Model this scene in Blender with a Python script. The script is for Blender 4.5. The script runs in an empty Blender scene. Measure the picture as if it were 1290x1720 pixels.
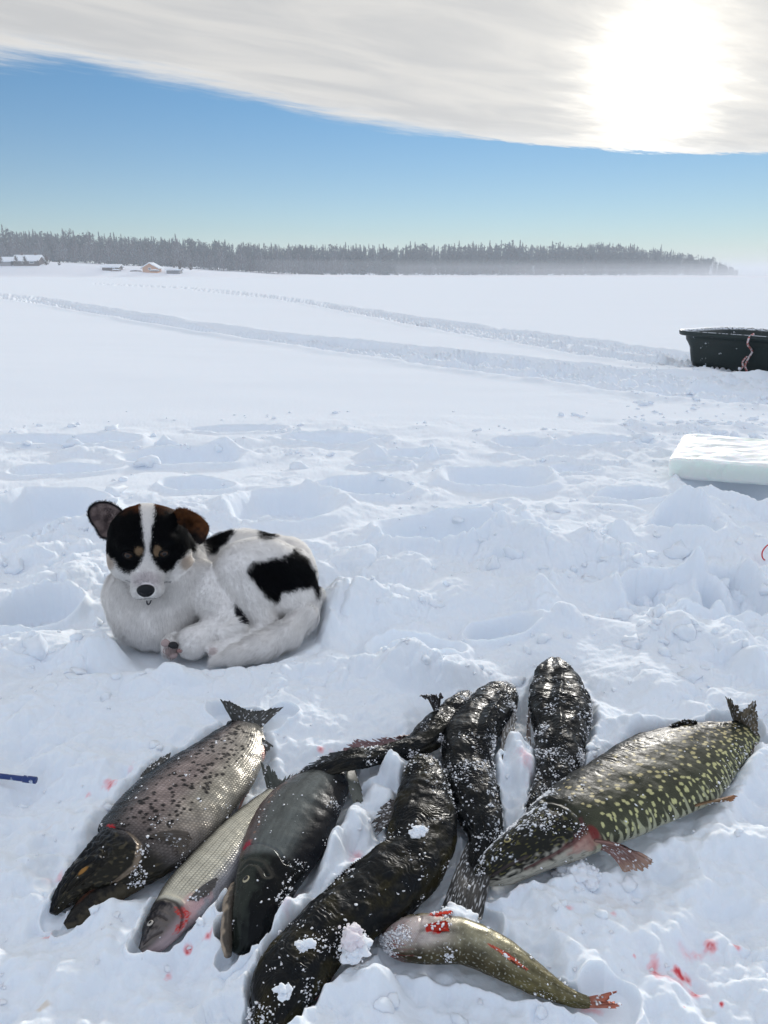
import bpy, math, random
import numpy as np
from mathutils import Vector, Matrix

# ------------------------------------------------------------------ camera, sky, sun, exposure
H = 0.70                      # camera height over the lake
PITCH = math.radians(17.66)
FPX = 1250.0                  # focal length in photo pixels (photo 1290 x 1720)
sc = bpy.context.scene
COL = sc.collection
cam_d = bpy.data.cameras.new("camera")
cam = bpy.data.objects.new("camera", cam_d)
COL.objects.link(cam)
cam.location = (0, 0, H)
cam.rotation_euler = (math.pi / 2 - PITCH, 0, 0)
cam_d.sensor_fit = 'VERTICAL'
cam_d.sensor_height = 24
cam_d.lens = FPX / 1720 * 24
cam_d.clip_start = 0.02
cam_d.clip_end = 12000
sc.camera = cam
sc.view_settings.view_transform = 'Standard'
sc.view_settings.look = 'None'
sc.view_settings.gamma = 1.0
sc.view_settings.use_curve_mapping = False
sc.view_settings.exposure = 0.06
sc.render.engine = 'CYCLES'
sc.cycles.use_denoising = True
sc.cycles.max_bounces = 8
sc.cycles.diffuse_bounces = 4
sc.cycles.glossy_bounces = 3
sc.cycles.volume_bounces = 1
sc.cycles.sample_clamp_indirect = 8

CP, SP = math.cos(PITCH), math.sin(PITCH)
def ray(px, py):
    a = (px - 645) / FPX; b = (860 - py) / FPX
    return Vector((a, CP + b * SP, -SP + b * CP))
def G(px, py, z=0.0):          # where the line of sight through a photo pixel meets height z
    r = ray(px, py); t = (z - H) / r.z
    return Vector((r.x * t, r.y * t, z))
def P(px, py, y):              # ... and distance y
    r = ray(px, py); t = y / r.y
    return Vector((r.x * t, y, H + r.z * t))
def to_px(X, Y, Z):
    d = Y * CP - (Z - H) * SP
    u = Y * SP + (Z - H) * CP
    d = np.maximum(d, 1e-3)
    return 645 + FPX * X / d, 860 - FPX * u / d

SUN_DIR = ray(1100, 130).normalized()
SUN_EL = math.asin(SUN_DIR.z)
SUN_AZ = math.atan2(SUN_DIR.x, SUN_DIR.y)
sun_d = bpy.data.lights.new("sun", 'SUN')
sun_d.energy = 2.45
sun_d.angle = math.radians(3.5)
sun_d.color = (1.0, 0.96, 0.90)
sun = bpy.data.objects.new("sun", sun_d)
COL.objects.link(sun)
sun.rotation_euler = Vector(SUN_DIR).to_track_quat('Z', 'Y').to_euler()

# ------------------------------------------------------------------ node helpers
class NT:
    def __init__(s, tree):
        s.t = tree; s.n = tree.nodes; s.l = tree.links
    def node(s, typ, **kw):
        n = s.n.new(typ)
        for k, v in kw.items():
            if k.startswith('_'):
                setattr(n, k[1:], v)
            else:
                key = int(k[1:]) if k[0] == 'i' and k[1:].isdigit() else k.replace('__', ' ')
                s.set(n.inputs[key], v)
        return n
    def set(s, sock, v):
        if isinstance(v, bpy.types.NodeSocket): s.l.new(v, sock)
        elif isinstance(v, bpy.types.Node): s.l.new(v.outputs[0], sock)
        else: sock.default_value = v
    def m(s, op, a, b=0.0, c=None, clamp=False):
        n = s.n.new('ShaderNodeMath'); n.operation = op; n.use_clamp = clamp
        s.set(n.inputs[0], a); s.set(n.inputs[1], b)
        if c is not None: s.set(n.inputs[2], c)
        return n.outputs[0]
    def vm(s, op, a, b=(0, 0, 0), out=0):
        n = s.n.new('ShaderNodeVectorMath'); n.operation = op
        s.set(n.inputs[0], a); s.set(n.inputs[1], b)
        return n.outputs[out]
    def ss(s, x, lo, hi, a=0.0, b=1.0):
        n = s.n.new('ShaderNodeMapRange'); n.interpolation_type = 'SMOOTHSTEP'
        s.set(n.inputs[0], x)
        for i, v in enumerate((lo, hi, a, b)): s.set(n.inputs[i + 1], v)
        return n.outputs[0]
    def mix(s, f, a, b):
        n = s.n.new('ShaderNodeMix'); n.data_type = 'RGBA'
        s.set(n.inputs[0], f); s.set(n.inputs[6], a); s.set(n.inputs[7], b)
        return n.outputs[2]
    def noise(s, vec, scale, detail=3, rough=0.5, dist=0.0):
        n = s.n.new('ShaderNodeTexNoise')
        s.set(n.inputs['Vector'], vec); n.inputs['Scale'].default_value = scale
        n.inputs['Detail'].default_value = detail; n.inputs['Roughness'].default_value = rough
        n.inputs['Distortion'].default_value = dist
        return n.outputs[0]
    def xyz(s, x, y, z):
        n = s.n.new('ShaderNodeCombineXYZ')
        for i, v in enumerate((x, y, z)): s.set(n.inputs[i], v)
        return n.outputs[0]

# ------------------------------------------------------------------ world: blue winter sky with a bank of thin cloud
world = bpy.data.worlds.new("World"); sc.world = world
world.use_nodes = True
w = NT(world.node_tree); w.n.clear()
sky = w.n.new('ShaderNodeTexSky'); sky.sky_type = 'NISHITA'; sky.sun_disc = False
sky.sun_elevation = SUN_EL; sky.sun_rotation = SUN_AZ
sky.air_density = 1.0; sky.dust_density = 0.0; sky.ozone_density = 4.0; sky.altitude = 200
tc = w.n.new('ShaderNodeTexCoord')
d = w.vm('NORMALIZE', tc.outputs['Generated'])
sep = w.n.new('ShaderNodeSeparateXYZ'); w.l.new(d, sep.inputs[0])
dx, dy, dz = sep.outputs
zc = w.m('MAXIMUM', dz, 0.02)
u = w.m('DIVIDE', dx, zc); v = w.m('DIVIDE', dy, zc)
# cloud edge as a curve v = f(u) on the flat cloud deck
ed = []
for e in ((-60, 75), (0, 82), (220, 135), (430, 182), (645, 215), (900, 240), (1100, 258), (1350, 268)):
    r = ray(*e); ed.append((r.x / r.z, r.y / r.z))
cf = np.polyfit([q[0] for q in ed], [q[1] for q in ed], 3)
um = w.m('MINIMUM', w.m('MAXIMUM', u, -1.5), 2.6)
f = w.m('MULTIPLY_ADD', um, float(cf[0]), float(cf[1]))
f = w.m('MULTIPLY_ADD', um, f, float(cf[2]))
f = w.m('MULTIPLY_ADD', um, f, float(cf[3]))
# streaks run along the edge: rotate the deck coordinates so that x' follows it
ang = math.atan2(ed[-2][1] - ed[1][1], ed[-2][0] - ed[1][0])
ca, sa = math.cos(ang), math.sin(ang)
xr = w.m('ADD', w.m('MULTIPLY', u, ca), w.m('MULTIPLY', v, sa))
yr = w.m('SUBTRACT', w.m('MULTIPLY', v, ca), w.m('MULTIPLY', u, sa))
cv = w.xyz(w.m('MULTIPLY', xr, 0.8), w.m('MULTIPLY', yr, 2.2), 0.0)
n1 = w.noise(cv, 1.3, 6, 0.6, 0.3)
n2 = w.noise(w.xyz(w.m('MULTIPLY', xr, 1.0), w.m('MULTIPLY', yr, 3.0), 3.7), 5.0, 5, 0.62, 0.4)
n3 = w.noise(w.xyz(xr, w.m('MULTIPLY', yr, 2.6), 9.1), 0.9, 4, 0.55, 0.6)
edge = w.m('SUBTRACT', f, v)                        # > 0 inside the cloud (nearer overhead)
edge = w.m('ADD', edge, w.m('MULTIPLY', w.m('SUBTRACT', n1, 0.5), 0.55))
edge = w.m('ADD', edge, w.m('MULTIPLY', w.m('SUBTRACT', n2, 0.5), 0.38))
edge = w.m('ADD', edge, w.ss(u, 0.6, -1.4, 0.0, -0.24))
wid = w.m('ADD', 0.10, w.m('MULTIPLY', w.ss(u, 0.0, 1.0, 1.0, 0.0), 0.35))
wisp = w.m('MULTIPLY', w.m('SUBTRACT', w.noise(w.xyz(w.m('MULTIPLY', xr, 2.2), w.m('MULTIPLY', yr, 9.0), 5.2), 1.0, 6, 0.65, 0.5), 0.5), w.ss(u, 0.9, -0.6, 0.12, 0.75))
edge = w.m('ADD', edge, wisp)
mask = w.ss(w.m('DIVIDE', edge, wid), -0.6, 1.0)
mask = w.m('MULTIPLY', mask, w.ss(dz, 0.02, 0.10))
# small detached wisps under the right-hand end of the bank
# sun glow through the cloud
dot = w.vm('DOT_PRODUCT', d, tuple(SUN_DIR), out=1)
angd = w.m('ARCCOSINE', w.m('MINIMUM', dot, 1.0))
angw = w.m('ADD', angd, w.m('MULTIPLY', w.m('SUBTRACT', w.noise(cv, 2.0, 4, 0.6), 0.5), 0.12))
g1 = w.m('EXPONENT', w.m('MULTIPLY', w.m('MULTIPLY', angw, angw), -1 / (2 * 0.040 ** 2)))
g2 = w.m('EXPONENT', w.m('MULTIPLY', angw, -1 / 0.12))
g3 = w.m('EXPONENT', w.m('MULTIPLY', angd, -1 / 0.45))
shade = w.ss(w.m('ADD', w.m('MULTIPLY', n3, 0.93), w.m('MULTIPLY', n2, 0.07)), 0.32, 0.66)
cb = w.m('ADD', 0.56, w.m('MULTIPLY', shade, 0.11))
thin = w.ss(edge, 0.05, 0.7, 1.0, 0.0)              # brighter silver rim
cb = w.m('ADD', cb, w.m('MULTIPLY', thin, 0.10))
base = w.mix(shade, (0.96, 0.97, 0.98, 1), (1.0, 0.985, 0.955, 1))
cc = w.vm('SCALE', base); cc.node.inputs['Scale'].default_value = 1.0
w.l.new(cb, cc.node.inputs['Scale'])
glow = w.m('ADD', w.m('MULTIPLY', g1, 1.3), w.m('ADD', w.m('MULTIPLY', g2, 0.28), w.m('MULTIPLY', g3, 0.07)))
gv = w.vm('SCALE', (1.0, 0.92, 0.76)); w.l.new(glow, gv.node.inputs['Scale'])
cloudc = w.vm('ADD', cc, gv)
# unseen cloud overhead and behind is boosted and tinted bluer as added fill
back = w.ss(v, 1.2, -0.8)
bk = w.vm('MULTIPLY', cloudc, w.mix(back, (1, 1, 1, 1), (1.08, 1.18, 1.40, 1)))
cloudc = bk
SKY_STRENGTH = 0.090
tint = w.vm('MULTIPLY', sky.outputs[0], w.mix(w.ss(dz, 0.08, 0.28), (1.0, 1.0, 1.04, 1), (0.72, 1.01, 1.10, 1)))
bg1 = w.node('ShaderNodeBackground', Color=tint, Strength=SKY_STRENGTH)
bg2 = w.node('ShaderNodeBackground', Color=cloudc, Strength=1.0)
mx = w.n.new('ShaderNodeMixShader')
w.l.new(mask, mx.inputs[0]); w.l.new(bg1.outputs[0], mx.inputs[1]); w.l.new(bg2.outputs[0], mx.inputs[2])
wo = w.n.new('ShaderNodeOutputWorld'); w.l.new(mx.outputs[0], wo.inputs[0])

# ------------------------------------------------------------------ object helpers
def tag(o, label=None, cat=None, group=None, kind=None):
    if label: o['label'] = label
    if cat: o['category'] = cat
    if group: o['group'] = group
    if kind: o['kind'] = kind
    return o
def empty(name, loc, label, cat, group=None):
    o = bpy.data.objects.new(name, None); COL.objects.link(o)
    o.location = loc; o.empty_display_size = 0.05
    return tag(o, label, cat, group)
def link(name, me, parent=None, mats=()):
    o = bpy.data.objects.new(name, me); COL.objects.link(o)
    for m in mats: me.materials.append(m)
    if parent is not None:
        o.parent = parent
        o.matrix_parent_inverse = Matrix.Translation(parent.location).inverted()
    return o
def np_mesh(name, V, F, smooth=True, cols=None, rough=None):
    """V (n,3); F int array (m,3|4) or list of such arrays"""
    me = bpy.data.meshes.new(name)
    Fs = F if isinstance(F, list) else [F]
    Fs = [np.asarray(q, dtype=np.int32) for q in Fs if len(q)]
    V = np.asarray(V, dtype=np.float32)
    me.vertices.add(len(V)); me.vertices.foreach_set('co', V.ravel())
    nl = sum(q.size for q in Fs); npol = sum(len(q) for q in Fs)
    me.loops.add(nl); me.polygons.add(npol)
    me.loops.foreach_set('vertex_index', np.concatenate([q.ravel() for q in Fs]))
    tot = np.concatenate([np.full(len(q), q.shape[1], dtype=np.int32) for q in Fs])
    start = np.concatenate([[0], np.cumsum(tot)[:-1]]).astype(np.int32)
    me.polygons.foreach_set('loop_start', start)
    try: me.polygons.foreach_set('loop_total', tot)
    except Exception: pass
    me.update(calc_edges=True)
    me.validate()
    me.polygons.foreach_set('use_smooth', np.full(len(me.polygons), smooth, dtype=bool))
    if cols is not None:
        a = me.color_attributes.new('Col', 'FLOAT_COLOR', 'POINT')
        c = np.ones((len(V), 4), dtype=np.float32); c[:, :3] = cols
        a.data.foreach_set('color', c.ravel())
    if rough is not None:
        a = me.attributes.new('rough', 'FLOAT', 'POINT')
        a.data.foreach_set('value', np.asarray(rough, dtype=np.float32))
    return me
def grid_faces(nu, nv, wrap=False, off=0):
    i = np.arange(nu - 1)[:, None]; j = np.arange(nv if wrap else nv - 1)[None, :]
    j2 = (j + 1) % nv
    a = i * nv + j; b = i * nv + j2; c = (i + 1) * nv + j2; e = (i + 1) * nv + j
    return np.stack([a, b, c, e], -1).reshape(-1, 4) + off
def sstep(x, a, b):
    t = np.clip((x - a) / (b - a), 0, 1); return t * t * (3 - 2 * t)

# ------------------------------------------------------------------ numpy noise
def _hash(i, j, k, s=0):
    h = (i.astype(np.int64) * 374761393 + j.astype(np.int64) * 668265263 + k.astype(np.int64) * 2147483647 + s * 974634777) & 0xffffffff
    h = ((h ^ (h >> 13)) * 1274126177) & 0xffffffff
    h = ((h ^ (h >> 16)) * 2246822519) & 0xffffffff
    h = h ^ (h >> 15)
    return h
def _rnd(i, j, k, s=0):
    return (_hash(i, j, k, s) & 0xffffff).astype(np.float32) / 16777216.0
def perlin(x, y, z=None, s=0):
    x = np.asarray(x, dtype=np.float64); y = np.asarray(y, dtype=np.float64)
    xi = np.floor(x); yi = np.floor(y); xf = (x - xi).astype(np.float32); yf = (y - yi).astype(np.float32)
    xi = xi.astype(np.int64); yi = yi.astype(np.int64)
    fx = xf * xf * xf * (xf * (xf * 6 - 15) + 10); fy = yf * yf * yf * (yf * (yf * 6 - 15) + 10)
    if z is None:
        zz = np.zeros(1, dtype=np.int64)
        def g(a, b):
            th = _rnd(xi + a, yi + b, zz, s) * 6.2831853
            return np.cos(th) * (xf - a) + np.sin(th) * (yf - b)
        n0 = g(0, 0) * (1 - fx) + g(1, 0) * fx
        n1 = g(0, 1) * (1 - fx) + g(1, 1) * fx
        return (n0 * (1 - fy) + n1 * fy) * 1.5
    z = np.asarray(z, dtype=np.float64); zi = np.floor(z); zf = (z - zi).astype(np.float32); zi = zi.astype(np.int64)
    fz = zf * zf * zf * (zf * (zf * 6 - 15) + 10)
    def vv(a, b, c): return _rnd(xi + a, yi + b, zi + c, s)
    def lx(b, c): return vv(0, b, c) * (1 - fx) + vv(1, b, c) * fx
    def ly(c): return lx(0, c) * (1 - fy) + lx(1, c) * fy
    return (ly(0) * (1 - fz) + ly(1) * fz) * 2 - 1
def fbm(x, y, z=None, o=3, s=0):
    r = 0; a = 1.0
    for k in range(o):
        f = 2.03 ** k
        r = r + a * perlin(x * f, y * f, None if z is None else z * f, s + k); a *= 0.5
    return r
def billow(x, y, s=0, rmin=0.35, rmax=0.8):
    """field of rounded clods: union of hemispheres, one per cell"""
    xi = np.floor(x).astype(np.int64); yi = np.floor(y).astype(np.int64)
    out = np.zeros(x.shape, dtype=np.float32); zz = np.zeros(1, dtype=np.int64)
    for a in (-1, 0, 1):
        for b in (-1, 0, 1):
            ci = xi + a; cj = yi + b
            r = rmin + (rmax - rmin) * _rnd(ci, cj, zz, s + 3) ** 1.5
            ddx = (x - ci - _rnd(ci, cj, zz, s + 1)).astype(np.float32); ddy = (y - cj - _rnd(ci, cj, zz, s + 2)).astype(np.float32)
            q = r * r - ddx * ddx - ddy * ddy
            hgt = np.sqrt(np.maximum(q, 0)) * (0.6 + 0.6 * _rnd(ci, cj, zz, s + 4))
            np.maximum(out, np.minimum(hgt, r * 0.75), out=out)
    return out
# ------------------------------------------------------------------ the snow-covered lake
FISH_ZONE = []        # (x, y, radius) flattened under fish, filled from the fish outlines below
def poly_dist(X, Y, pts):
    best = np.full(X.shape, 1e9, dtype=np.float32); side = np.zeros(X.shape, dtype=np.float32); tt = np.zeros(X.shape, dtype=np.float32)
    acc = 0.0
    for (ax, ay), (bx, by) in zip(pts[:-1], pts[1:]):
        L2 = (bx - ax) ** 2 + (by - ay) ** 2; L = math.sqrt(L2)
        t = np.clip(((X - ax) * (bx - ax) + (Y - ay) * (by - ay)) / L2, 0, 1)
        ex = X - ax - t * (bx - ax); ey = Y - ay - t * (by - ay)
        dd = np.sqrt(ex * ex + ey * ey); m = dd < best
        sgn = np.sign((bx - ax) * ey - (by - ay) * ex)
        best = np.where(m, dd, best); side = np.where(m, sgn, side); tt = np.where(m, acc + t * L, tt)
        acc += L
    return best, best * side, tt
def smooth_path(pp, n=6):
    q = [G(*e).xy for e in pp]; out = []
    for i in range(len(q) - 1):
        p0 = q[max(i - 1, 0)]; p1 = q[i]; p2 = q[i + 1]; p3 = q[min(i + 2, len(q) - 1)]
        for k in range(n):
            t = k / n
            out.append(tuple(0.5 * (2 * p1 + (p2 - p0) * t + (2 * p0 - 5 * p1 + 4 * p2 - p3) * t * t + (3 * p1 - p0 - 3 * p2 + p3) * t ** 3)))
    out.append(tuple(q[-1])); return out
TRACKS = [  # path in the photo, half width (m), depth
    (smooth_path([(-200, 482), (0, 495), (130, 515), (300, 543), (500, 572), (700, 598), (900, 624), (1100, 650), (1400, 672)]), 0.44, 0.07),
    (smooth_path([(-100, 487), (60, 507), (220, 533), (420, 562), (640, 585), (860, 608), (1050, 628), (1400, 650)]), 0.36, 0.06),
    (smooth_path([(180, 478), (330, 485), (430, 495), (560, 515), (700, 538), (850, 560), (1000, 580), (1150, 600), (1400, 618)]), 0.38, 0.07),
    (smooth_path([(330, 487), (470, 503), (620, 529), (780, 557), (940, 584), (1100, 607), (1400, 635)]), 0.26, 0.05),
    (smooth_path([(-60, 468), (60, 472), (160, 476), (330, 484)]), 0.5, 0.07),
]
PITS = [  # pixel x, y, half width px, half height px, depth m
    (612, 828, 78, 15, .055), (835, 806, 90, 17, .055), (312, 768, 95, 15, .05), (110, 742, 120, 9, .035), (560, 738, 90, 9, .04),
    (1010, 745, 85, 8, .04), (70, 870, 100, 36, .06), (480, 860, 90, 30, .05), (700, 765, 60, 9, .03), (880, 745, 50, 8, .03),
    (750, 905, 110, 26, .06), (1150, 905, 60, 25, .05), (1240, 830, 90, 26, .07), (700, 1090, 80, 22, .04), (110, 790, 90, 10, .03),
    (1130, 1000, 90, 22, .04), (850, 1060, 60, 18, .03), (60, 1030, 70, 24, .04), (1230, 1000, 50, 30, .04), (640, 785, 45, 6, .03),
    (960, 790, 45, 7, .025), (400, 720, 80, 6, .02), (790, 870, 60, 12, .04), (1060, 840, 55, 10, .04), (330, 820, 60, 12, .04),
]
MOUNDS = [  # pixel x, y (of base), half width px, half height px, height m
    (985, 945, 130, 32, .075), (1090, 925, 90, 30, .055), (870, 925, 100, 26, .045), (575, 1035, 60, 48, .055), (655, 1020, 70, 34, .04),
    (1240, 940, 90, 30, .05), (700, 1130, 90, 30, .03), (560, 1120, 80, 30, .03), (150, 1120, 100, 30, .030), (60, 1090, 90, 40, .03),
    (250, 1165, 110, 22, .020), (720, 770, 14, 8, .045), (625, 765, 35, 8, .03), (370, 757, 35, 7, .035), (150, 760, 60, 7, .02),
    (1265, 1140, 35, 28, .05), (1150, 880, 60, 14, .05), (400, 745, 60, 7, .02), (690, 960, 70, 22, .03), (110, 990, 70, 28, .04),
    (40, 930, 60, 22, .04), (910, 1010, 60, 18, .03), (1120, 1080, 60, 20, .02), (636, 1350, 40, 34, .034), (603, 1400, 36, 44, .034), (560, 1440, 34, 40, .02),
    (640, 1665, 60, 34, .03), (1160, 1330, 60, 26, .02), (1230, 1420, 90, 40, .02), (1185, 880, 50, 16, .04), (940, 1055, 34, 14, .03),
    (660, 1310, 26, 18, .03), (866, 1270, 22, 60, .032), (1010, 1205, 40, 30, .02), (1060, 1230, 50, 18, .02), (770, 1555, 34, 12, .02),
]
def world_ellipse(px, py, hw, hh):
    c = G(px, py); sx = (G(px + hw, py) - c).length; sy = abs(G(px, py - hh).y - G(px, py + hh).y) / 2
    return c.x, c.y, sx, sy
PITW = [world_ellipse(*p[:4]) + (p[4],) for p in PITS]
MNDW = [world_ellipse(*p[:4]) + (p[4],) for p in MOUNDS]
DOG_C = (-0.338, 1.375)
def ground_h(X, Y, fine=True):
    X = np.asarray(X, dtype=np.float64); Y = np.asarray(Y, dtype=np.float64)
    shp = X.shape; X = X.ravel(); Y = Y.ravel()
    Z = np.zeros(X.shape, dtype=np.float64)
    near = (Y > -2) & (Y < 9) & (np.abs(X) < 9)
    far = (Y > -5) & (Y < 420) & (np.abs(X) < 420)
    # wind-packed sastrugi, very low
    xf, yf = X[far], Y[far]
    zf = 0.020 * perlin(xf * 0.18, yf * 0.35, s=5) + 0.006 * perlin(xf * 0.5, yf * 0.8, s=6) * sstep(yf, 60, 20) \
        + 0.0035 * perlin(xf * 1.4, yf * 2.6, s=7) * sstep(yf, 22, 6)
    zf *= sstep(yf, 1.0, 4.0)
    tm = np.zeros(xf.shape)
    sel = (yf > 3.2) & (yf < 70)
    xs, ys = xf[sel], yf[sel]; add = np.zeros(xs.shape); tms = np.zeros(xs.shape)
    for pts, hwid, dep in TRACKS:
        dd, sd, tl = poly_dist(xs, ys, pts)
        dd = dd + 0.10 * perlin(xs * 1.1, ys * 1.1, s=11)
        core = sstep(dd, hwid, hwid * 0.55)
        rim = np.exp(-((dd - hwid * 1.0) / (0.10)) ** 2)
        lugs = 0.5 + 0.5 * np.sin(tl * 2 * math.pi / 0.34 + 4 * perlin(xs * .8, ys * .8, s=12))
        groove = (np.sin(sd / hwid * 9.0) + .6 * np.sin(sd / hwid * 21.0 + 2 * perlin(xs * .5, ys * .5, s=14))) * 0.35
        lump = fbm(xs * 6, ys * 6, o=3, s=13) * sstep(ys, 30, 12) * sstep(xs, -3., 1.5)
        add += -dep * 1.75 * core * (0.50 + 0.06 * lugs + groove * 1.05) + rim * dep * 0.30 * (0.9 + 0.5 * lump) + core * 0.034 * lump
        tms = np.maximum(tms, sstep(dd, hwid * 1.5, hwid * 0.8))
    zf[sel] += add; tm[sel] = tms
    Z[far] += zf
    x, y = X[near], Y[near]
    z = np.zeros(x.shape)
    px_, py_ = to_px(x, y, 0 * x)
    # roughness mask: trampled belt from y 0.95 to 4.1, calmer by the fish, more on the right near the sled
    jag = 0.35 * perlin(x * 0.9, y * 0.9, s=21) + 0.15 * perlin(x * 3, y * 3, s=22)
    Rb = sstep(y + jag, 4.0, 3.35) * sstep(y, 0.95, 1.15)
    sledz = np.exp(-(((x - 3.9) / 1.6) ** 2 + ((y - 5.3) / 0.55) ** 2)) + np.exp(-(((x - 2.7) / 1.0) ** 2 + ((y - 4.5) / 0.35) ** 2)) * .7
    R = np.clip(Rb * (0.75 + 0.6 * perlin(x * 1.7, y * 1.7, s=23)), 0.12 * Rb, 1.1)
    R = R * (1 - 0.62 * sstep(y, 2.1, 2.6) * (1 - sstep(perlin(x * 1.3, y * 2.2, s=35), .15, .5)))
    R = R * (1 - 0.45 * sstep(x + .3 * perlin(x, y, s=29), .2, -.5) * sstep(y, 1.9, 2.4))
    R = np.maximum(R, 0.9 * np.clip(sledz, 0, 1))
    fz = sstep(y, 1.15, 0.95)
    z += 0.016 * perlin(x * 1.6, y * 1.6, s=24) * sstep(y, 4.2, 3.0)
    mf = np.zeros(x.shape)
    for cx, cy, sx, sy, hgt in MNDW:
        q = np.sqrt(((x - cx) / sx) ** 2 + ((y - cy) / sy) ** 2) + 0.22 * perlin(x * 9, y * 9, s=25)
        z += hgt * sstep(q, 1.15, 0.1); mf = np.maximum(mf, sstep(q, 1.35, .8) * min(1, hgt / .04))
    for cx, cy, sx, sy, dep in PITW:
        q = np.sqrt(((x - cx) / sx) ** 2 + ((y - cy) / sy) ** 2) + 0.16 * perlin(x * 8, y * 8, s=26)
        z -= dep * 1.25 * sstep(q, 1.0, 0.78)
        z += dep * 0.45 * np.exp(-((q - 1.12) / 0.13) ** 2)
    R2 = R * sstep(y, 2.7, 2.2)
    z += R2 * 0.030 * perlin(x * 2.6, y * 3.2, s=36)
    z += R * 0.034 * perlin(x * 4.6, y * 5.2, s=27) + R * 0.012 * perlin(x * 11, y * 11, s=28) + R * 0.0035 * fbm(x * 30, y * 30, o=2, s=30)
    # piles of broken crust: clods of four sizes, only inside patches; wind-smoothed snow between
    patch = sstep(perlin(x * 2.1, y * 2.6, s=38) + .5 * perlin(x * 6, y * 6, s=39), -.28, .22)
    patch = np.maximum(patch, mf * sstep(perlin(x * 8, y * 8, s=46), -.5, .1)); Rm = np.maximum(R, mf * .8 * (1 - fz))
    wx = x + 0.030 * perlin(x * 9, y * 9, s=31) + 0.008 * perlin(x * 40, y * 40, s=33)
    wy = y + 0.030 * perlin(x * 9, y * 9, s=32) + 0.008 * perlin(x * 40, y * 40, s=34)
    for k, (cell, amp) in enumerate(((0.15, .42), (0.075, .50), (0.038, .50), (0.020, .48), (0.011, .42))):
        vis = sstep(y, 11, 6) if cell > .05 else sstep(y, 7.0, 4.5)
        pm = sstep(perlin(x * (0.34 / cell), y * (0.34 / cell), s=40 + k), -0.25, 0.30)
        b = billow(wx / cell, wy / cell, s=50 + 7 * k)
        soft = fz * (0.62 if k < 3 else 0.62) * sstep(perlin(x * 4.5, y * 4.5, s=48), -.1, .45)
        z += b * cell * amp * pm * np.clip(Rm * patch * 1.1 + soft, 0, 1.1) * vis
    z += (0.0016 * perlin(x * 70, y * 70, s=61) + 0.0008 * perlin(x * 190, y * 190, s=62)) * (0.35 + 0.65 * np.clip(R + fz * 0.6, 0, 1)) * sstep(y, 6, 3)
    z += fz * (0.022 * perlin(x * 7, y * 7, s=63) + 0.013 * fbm(x * 19, y * 19, o=3, s=64))
    # hollow melted and pressed by the puppy, with a lip of snow in front of it
    ddx, ddy = (x - DOG_C[0]) / 0.195, (y - DOG_C[1]) / 0.162
    q = np.sqrt(ddx * ddx + ddy * ddy)
    q = q + .06 * perlin(x * 12, y * 12, s=66)
    fl = sstep(q, 1.22, 0.88)
    z = z * (1 - fl) + fl * -0.010
    # fish press into the snow
    if FISH_ZONE:
        fd = np.full(x.shape, 9.0)
        nearf = y < 1.35
        xs, ys = x[nearf], y[nearf]; fd2 = fd[nearf]
        for cx, cy, rr in FISH_ZONE:
            fd2 = np.minimum(fd2, np.sqrt((xs - cx) ** 2 + (ys - cy) ** 2) / rr)
        fl = sstep(fd2, 1.30, 0.75)
        zz = z[nearf]; z[nearf] = zz * (1 - fl) + fl * np.minimum(zz, 0.0) * .4 - fl * 0.006 + 0.007 * np.exp(-((fd2 - 1.28) / .16) ** 2)
    Z[near] += z
    return Z.reshape(shp)
# ------------------------------------------------------------------ materials
def new_mat(name):
    m = bpy.data.materials.new(name); m.use_nodes = True
    t = NT(m.node_tree); t.n.clear()
    out = t.n.new('ShaderNodeOutputMaterial'); p = t.n.new('ShaderNodeBsdfPrincipled')
    t.l.new(p.outputs[0], out.inputs[0])
    return m, t, p
def obj_co(t):
    return t.n.new('ShaderNodeTexCoord').outputs['Object']
def attr(t, name):
    a = t.n.new('ShaderNodeAttribute'); a.attribute_name = name; return a
def bump(t, p, h, strength, dist):
    b = t.n.new('ShaderNodeBump'); b.inputs['Strength'].default_value = strength; b.inputs['Distance'].default_value = dist
    t.l.new(h, b.inputs['Height']); t.l.new(b.outputs[0], p.inputs['Normal'])

def mat_snow(name, use_attr=True, sss=True):
    m, t, p = new_mat(name)
    co = obj_co(t)
    base = attr(t, 'Col').outputs['Color'] if use_attr else None
    n = t.noise(co, 60, 3, 0.6)
    tone = t.mix(n, (0.95, 0.96, 0.98, 1), (1.0, 1.0, 1.0, 1))
    if use_attr:
        mm = t.n.new('ShaderNodeMix'); mm.data_type = 'RGBA'; mm.blend_type = 'MULTIPLY'; mm.inputs[0].default_value = 1
        t.set(mm.inputs[6], base); t.set(mm.inputs[7], tone); c = mm.outputs[2]
    else:
        c = t.mix(n, (0.82, 0.86, 0.92, 1), (0.88, 0.91, 0.95, 1))
    t.set(p.inputs['Base Color'], c)
    p.inputs['Roughness'].default_value = 0.75
    p.inputs['Specular IOR Level'].default_value = 0.0
    if sss:
        p.inputs['Subsurface Weight'].default_value = 0.55
        p.inputs['Subsurface Radius'].default_value = (0.8, 0.95, 1.0)
        p.inputs['Subsurface Scale'].default_value = 0.005
    geo = t.n.new('ShaderNodeNewGeometry')
    g = t.noise(co, 420, 3, 0.7); g2 = t.noise(co, 130, 3, 0.6)
    hh = t.m('ADD', t.m('MULTIPLY', g, 0.35), g2)
    bump(t, p, hh, 0.35, 0.0022)
    return m
M_SNOW = mat_snow('snow')
M_SNOWP = mat_snow('loose_snow', use_attr=False)

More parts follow.
